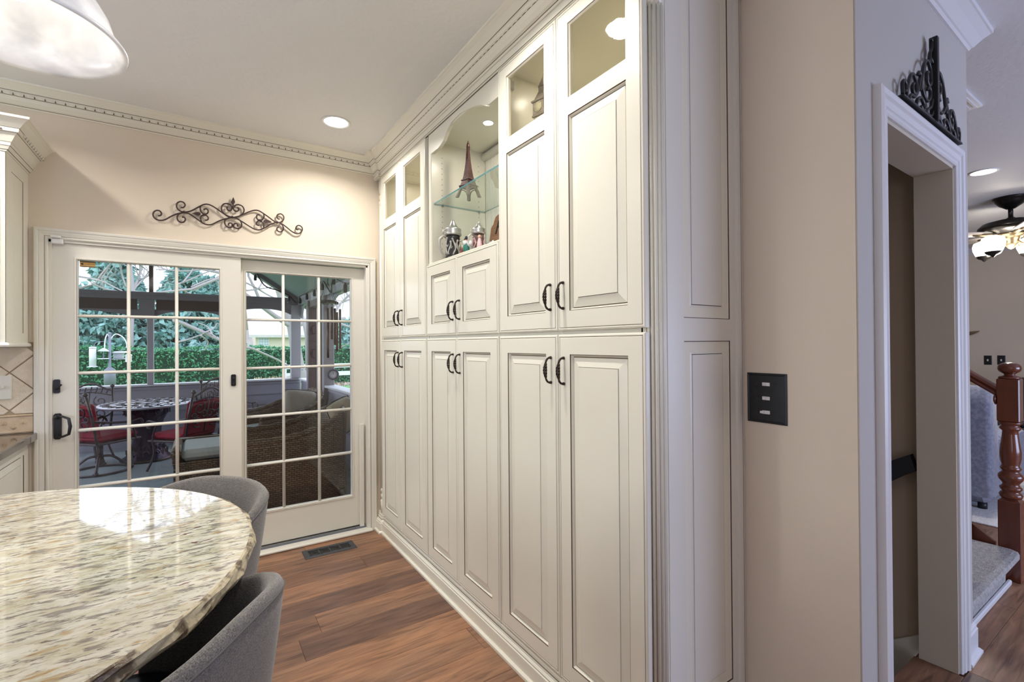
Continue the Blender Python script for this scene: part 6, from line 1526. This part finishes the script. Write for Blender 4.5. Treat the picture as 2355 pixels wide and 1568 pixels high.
# house beyond the hedge
HYH = 52.0
a, c = up(520, 860, 'Y', HYH), up(760, 860, 'Y', HYH); ev = up(640, 775, 'Y', HYH).z; rd = up(640, 700, 'Y', HYH+4).z
t = thing('neighbour_house', 'pale cream house with a grey roof beyond the hedge', 'house', ((a.x+c.x)/2, HYH+4, GZ))
HW = mat('house_cream', (.60, .54, .43), .8); HR = mat('house_roof', (.50, .46, .43), .85, var=(3, (1, 1, 6), (.56, .53, .50), .4, .6))
x0 = up(588, 800, 'Y', HYH).x
b_ = MB(); b_.box(x0, c.x+6, HYH, HYH+9, GZ, ev); b_.obj('wall', HW, t)
b_ = MB(); b_.prism([(HYH-.6, ev-.05), (HYH+4.5, rd+1.2), (HYH+9.6, ev-.05), (HYH+9.6, ev+.2), (HYH+4.5, rd+1.5), (HYH-.6, ev+.2)], (x0-.6, 0, 0), (0, 1, 0), (0, 0, 1), (1, 0, 0), c.x+7-x0); b_.obj('roof', HR, t)
b_ = MB(); b_.box(x0-3.2, x0, HYH+1.5, HYH+8, GZ, ev-1.2); b_.obj('side_wing', HW, t)
b_ = MB(); b_.prism([(HYH+1.2, ev-1.3), (HYH+4.8, ev+.8), (HYH+8.4, ev-1.3)], (x0-3.5, 0, 0), (0, 1, 0), (0, 0, 1), (1, 0, 0), 3.5); b_.obj('wing_roof', HR, t)
for px in (600.5, 612.5):
    p = up(px, 786, 'Y', HYH); w_ = MB(); w_.box(p.x-.22, p.x+.22, HYH-.06, HYH+.0, p.z-.40, p.z+.40); fr = w_.obj('window', PWHT, t)
    for i in (-1, 1):
        for j in (-1, 0, 1):
            w_ = MB(); w_.box(p.x+i*.10-.08, p.x+i*.10+.08, HYH-.075, HYH-.058, p.z+j*.25-.10, p.z+j*.25+.10); w_.obj('pane', mat('far_pane', (.36, .45, .50), .2), fr)
# low fence by the hedge at the right
t = thing('rail_fence', 'pale rail fence in front of the hedge at the right', 'fence', (gx(672, 22), 22, GZ))
for z in (.35, .0):
    q1, q2 = up(655, 830, 'Y', 22), up(700, 830, 'Y', 22); b_ = MB(); b_.box(q1.x, q2.x+4, 21.95, 22.05, z, z+.18); b_.obj('rail', PWHT, t)
for k in range(4):
    b_ = MB(); b_.box(q1.x+k*1.6-.06, q1.x+k*1.6+.06, 21.94, 22.06, GZ, .62); b_.obj('post', PWHT, t)
# dry grasses at the right under the hedge
def gp(rn, n):
    x = rn.uniform(gx(585, 21), gx(690, 21), n); return np.stack([x, rn.uniform(20.6, 21.4, n), GZ+rn.rand(n)*.55], 1), np.tile([0, 0, 4.0], (n, 1))
v, f = leafcloud(gp, 2500, .12, 21); o = cloud_obj('dry_grass', v, f, mat('dry_stalk', (.42, .36, .24), .9), None); tag(o, 'dry ornamental grass clumps before the hedge', 'grass', kind='stuff')
# bird feeder pole
YFD = 12.5; pp = up(252.5, 800, 'Y', YFD); px_ = pp.x; GR = mat('feeder_grey', (.20, .21, .27), .5)
def fz(py): return up(253, py, 'Y', YFD).z
def fxx(px): return up(px, 800, 'Y', YFD).x
t = thing('feeder_pole', 'grey garden pole with curved hooks and a cylindrical squirrel baffle', 'pole', (px_, YFD, GZ))
b_ = MB(); b_.tube([(px_, YFD, GZ), (px_, YFD, fz(768))], .022, 8); b_.ball((px_, YFD, fz(767)), .03, 8); b_.obj('pole', GR, t)
b_ = MB(); b_.lathe([(.095, fz(886)), (.095, fz(851)), (.022, fz(843))], (px_, YFD, 0), 20); b_.obj('baffle', GR, t)
for s_, e in ((-1, 241), (1, 291)):
    b_ = MB(); xe = fxx(e); b_.tube(smooth([(px_, YFD, fz(782)), (px_+(xe-px_)*.35, YFD, fz(768)), (px_+(xe-px_)*.8, YFD, fz(776)), (xe, YFD, fz(790)), (xe, YFD, fz(800))], 4), .011, 6); b_.obj('hook', PWHT, t)
t = thing('tube_feeder', 'white tube bird feeder left of the garden pole', 'bird feeder', (fxx(213), YFD, fz(820)))
b_ = MB(); b_.tube([(fxx(213), YFD, fz(799)), (fxx(213), YFD, fz(842))], .055, 12); b_.obj('tube', PWHT, t)
b_ = MB(); b_.lathe([(.075, fz(843)), (.085, fz(842)), (.06, fz(841))], (fxx(213), YFD, 0), 12); b_.lathe([(.065, fz(800)), (.05, fz(797))], (fxx(213), YFD, 0), 12); b_.obj('tray', PWHT, t)
b_ = MB(); b_.tube([(fxx(213), YFD, fz(798)), (fxx(222), YFD, fz(786)), (px_, YFD, fz(784))], .006, 5); b_.obj('hanger', GR, t)
t = thing('roofed_feeder', 'white roofed bird feeder hanging left of the garden pole', 'bird feeder', (fxx(238), YFD, fz(815)))
b_ = MB(); b_.prism([(fxx(225), fz(807)), (fxx(238), fz(800)), (fxx(253), fz(808))], (0, YFD-.12, 0), (1, 0, 0), (0, 0, 1), (0, 1, 0), .24); b_.obj('roof', PWHT, t)
b_ = MB(); b_.box(fxx(226), fxx(252), YFD-.12, YFD+.12, fz(825), fz(823.5)); b_.obj('tray', PWHT, t)
b_ = MB(); b_.tube([(fxx(238), YFD, fz(824)), (fxx(238), YFD, fz(801))], .01, 6); b_.obj('stem', GR, t)
t = thing('house_feeder', 'grey and white box-shaped bird feeder right of the garden pole', 'bird feeder', (fxx(268), YFD+.25, fz(818)))
b_ = MB(); b_.prism([(fxx(254), fz(812)), (fxx(262), fz(808)), (fxx(286), fz(808)), (fxx(289), fz(812))], (0, YFD+.1, 0), (1, 0, 0), (0, 0, 1), (0, 1, 0), .3); b_.obj('roof', PWHT, t)
b_ = MB(); b_.box(fxx(258), fxx(280), YFD+.14, YFD+.36, fz(825), fz(812), c=.01); b_.box(fxx(255), fxx(283), YFD+.1, YFD+.4, fz(827), fz(825)); b_.obj('seed_box', mat('feeder_mid', (.42, .43, .48), .6), t)
b_ = MB(); b_.tube([(fxx(270), YFD+.25, fz(808)), (fxx(291), YFD, fz(799))], .006, 5); b_.obj('hanger', GR, t)
t = thing('nest_box', 'small white nest box hanging at the end of the right hook', 'bird house', (fxx(298), YFD, fz(820)))
b_ = MB(); b_.box(fxx(289), fxx(302), YFD-.07, YFD+.07, fz(833), fz(818)); b_.obj('box', PWHT, t)
b_ = MB(); b_.prism([(fxx(287), fz(818)), (fxx(296), fz(812)), (fxx(304), fz(818))], (0, YFD-.09, 0), (1, 0, 0), (0, 0, 1), (0, 1, 0), .18); b_.obj('roof', PWHT, t)
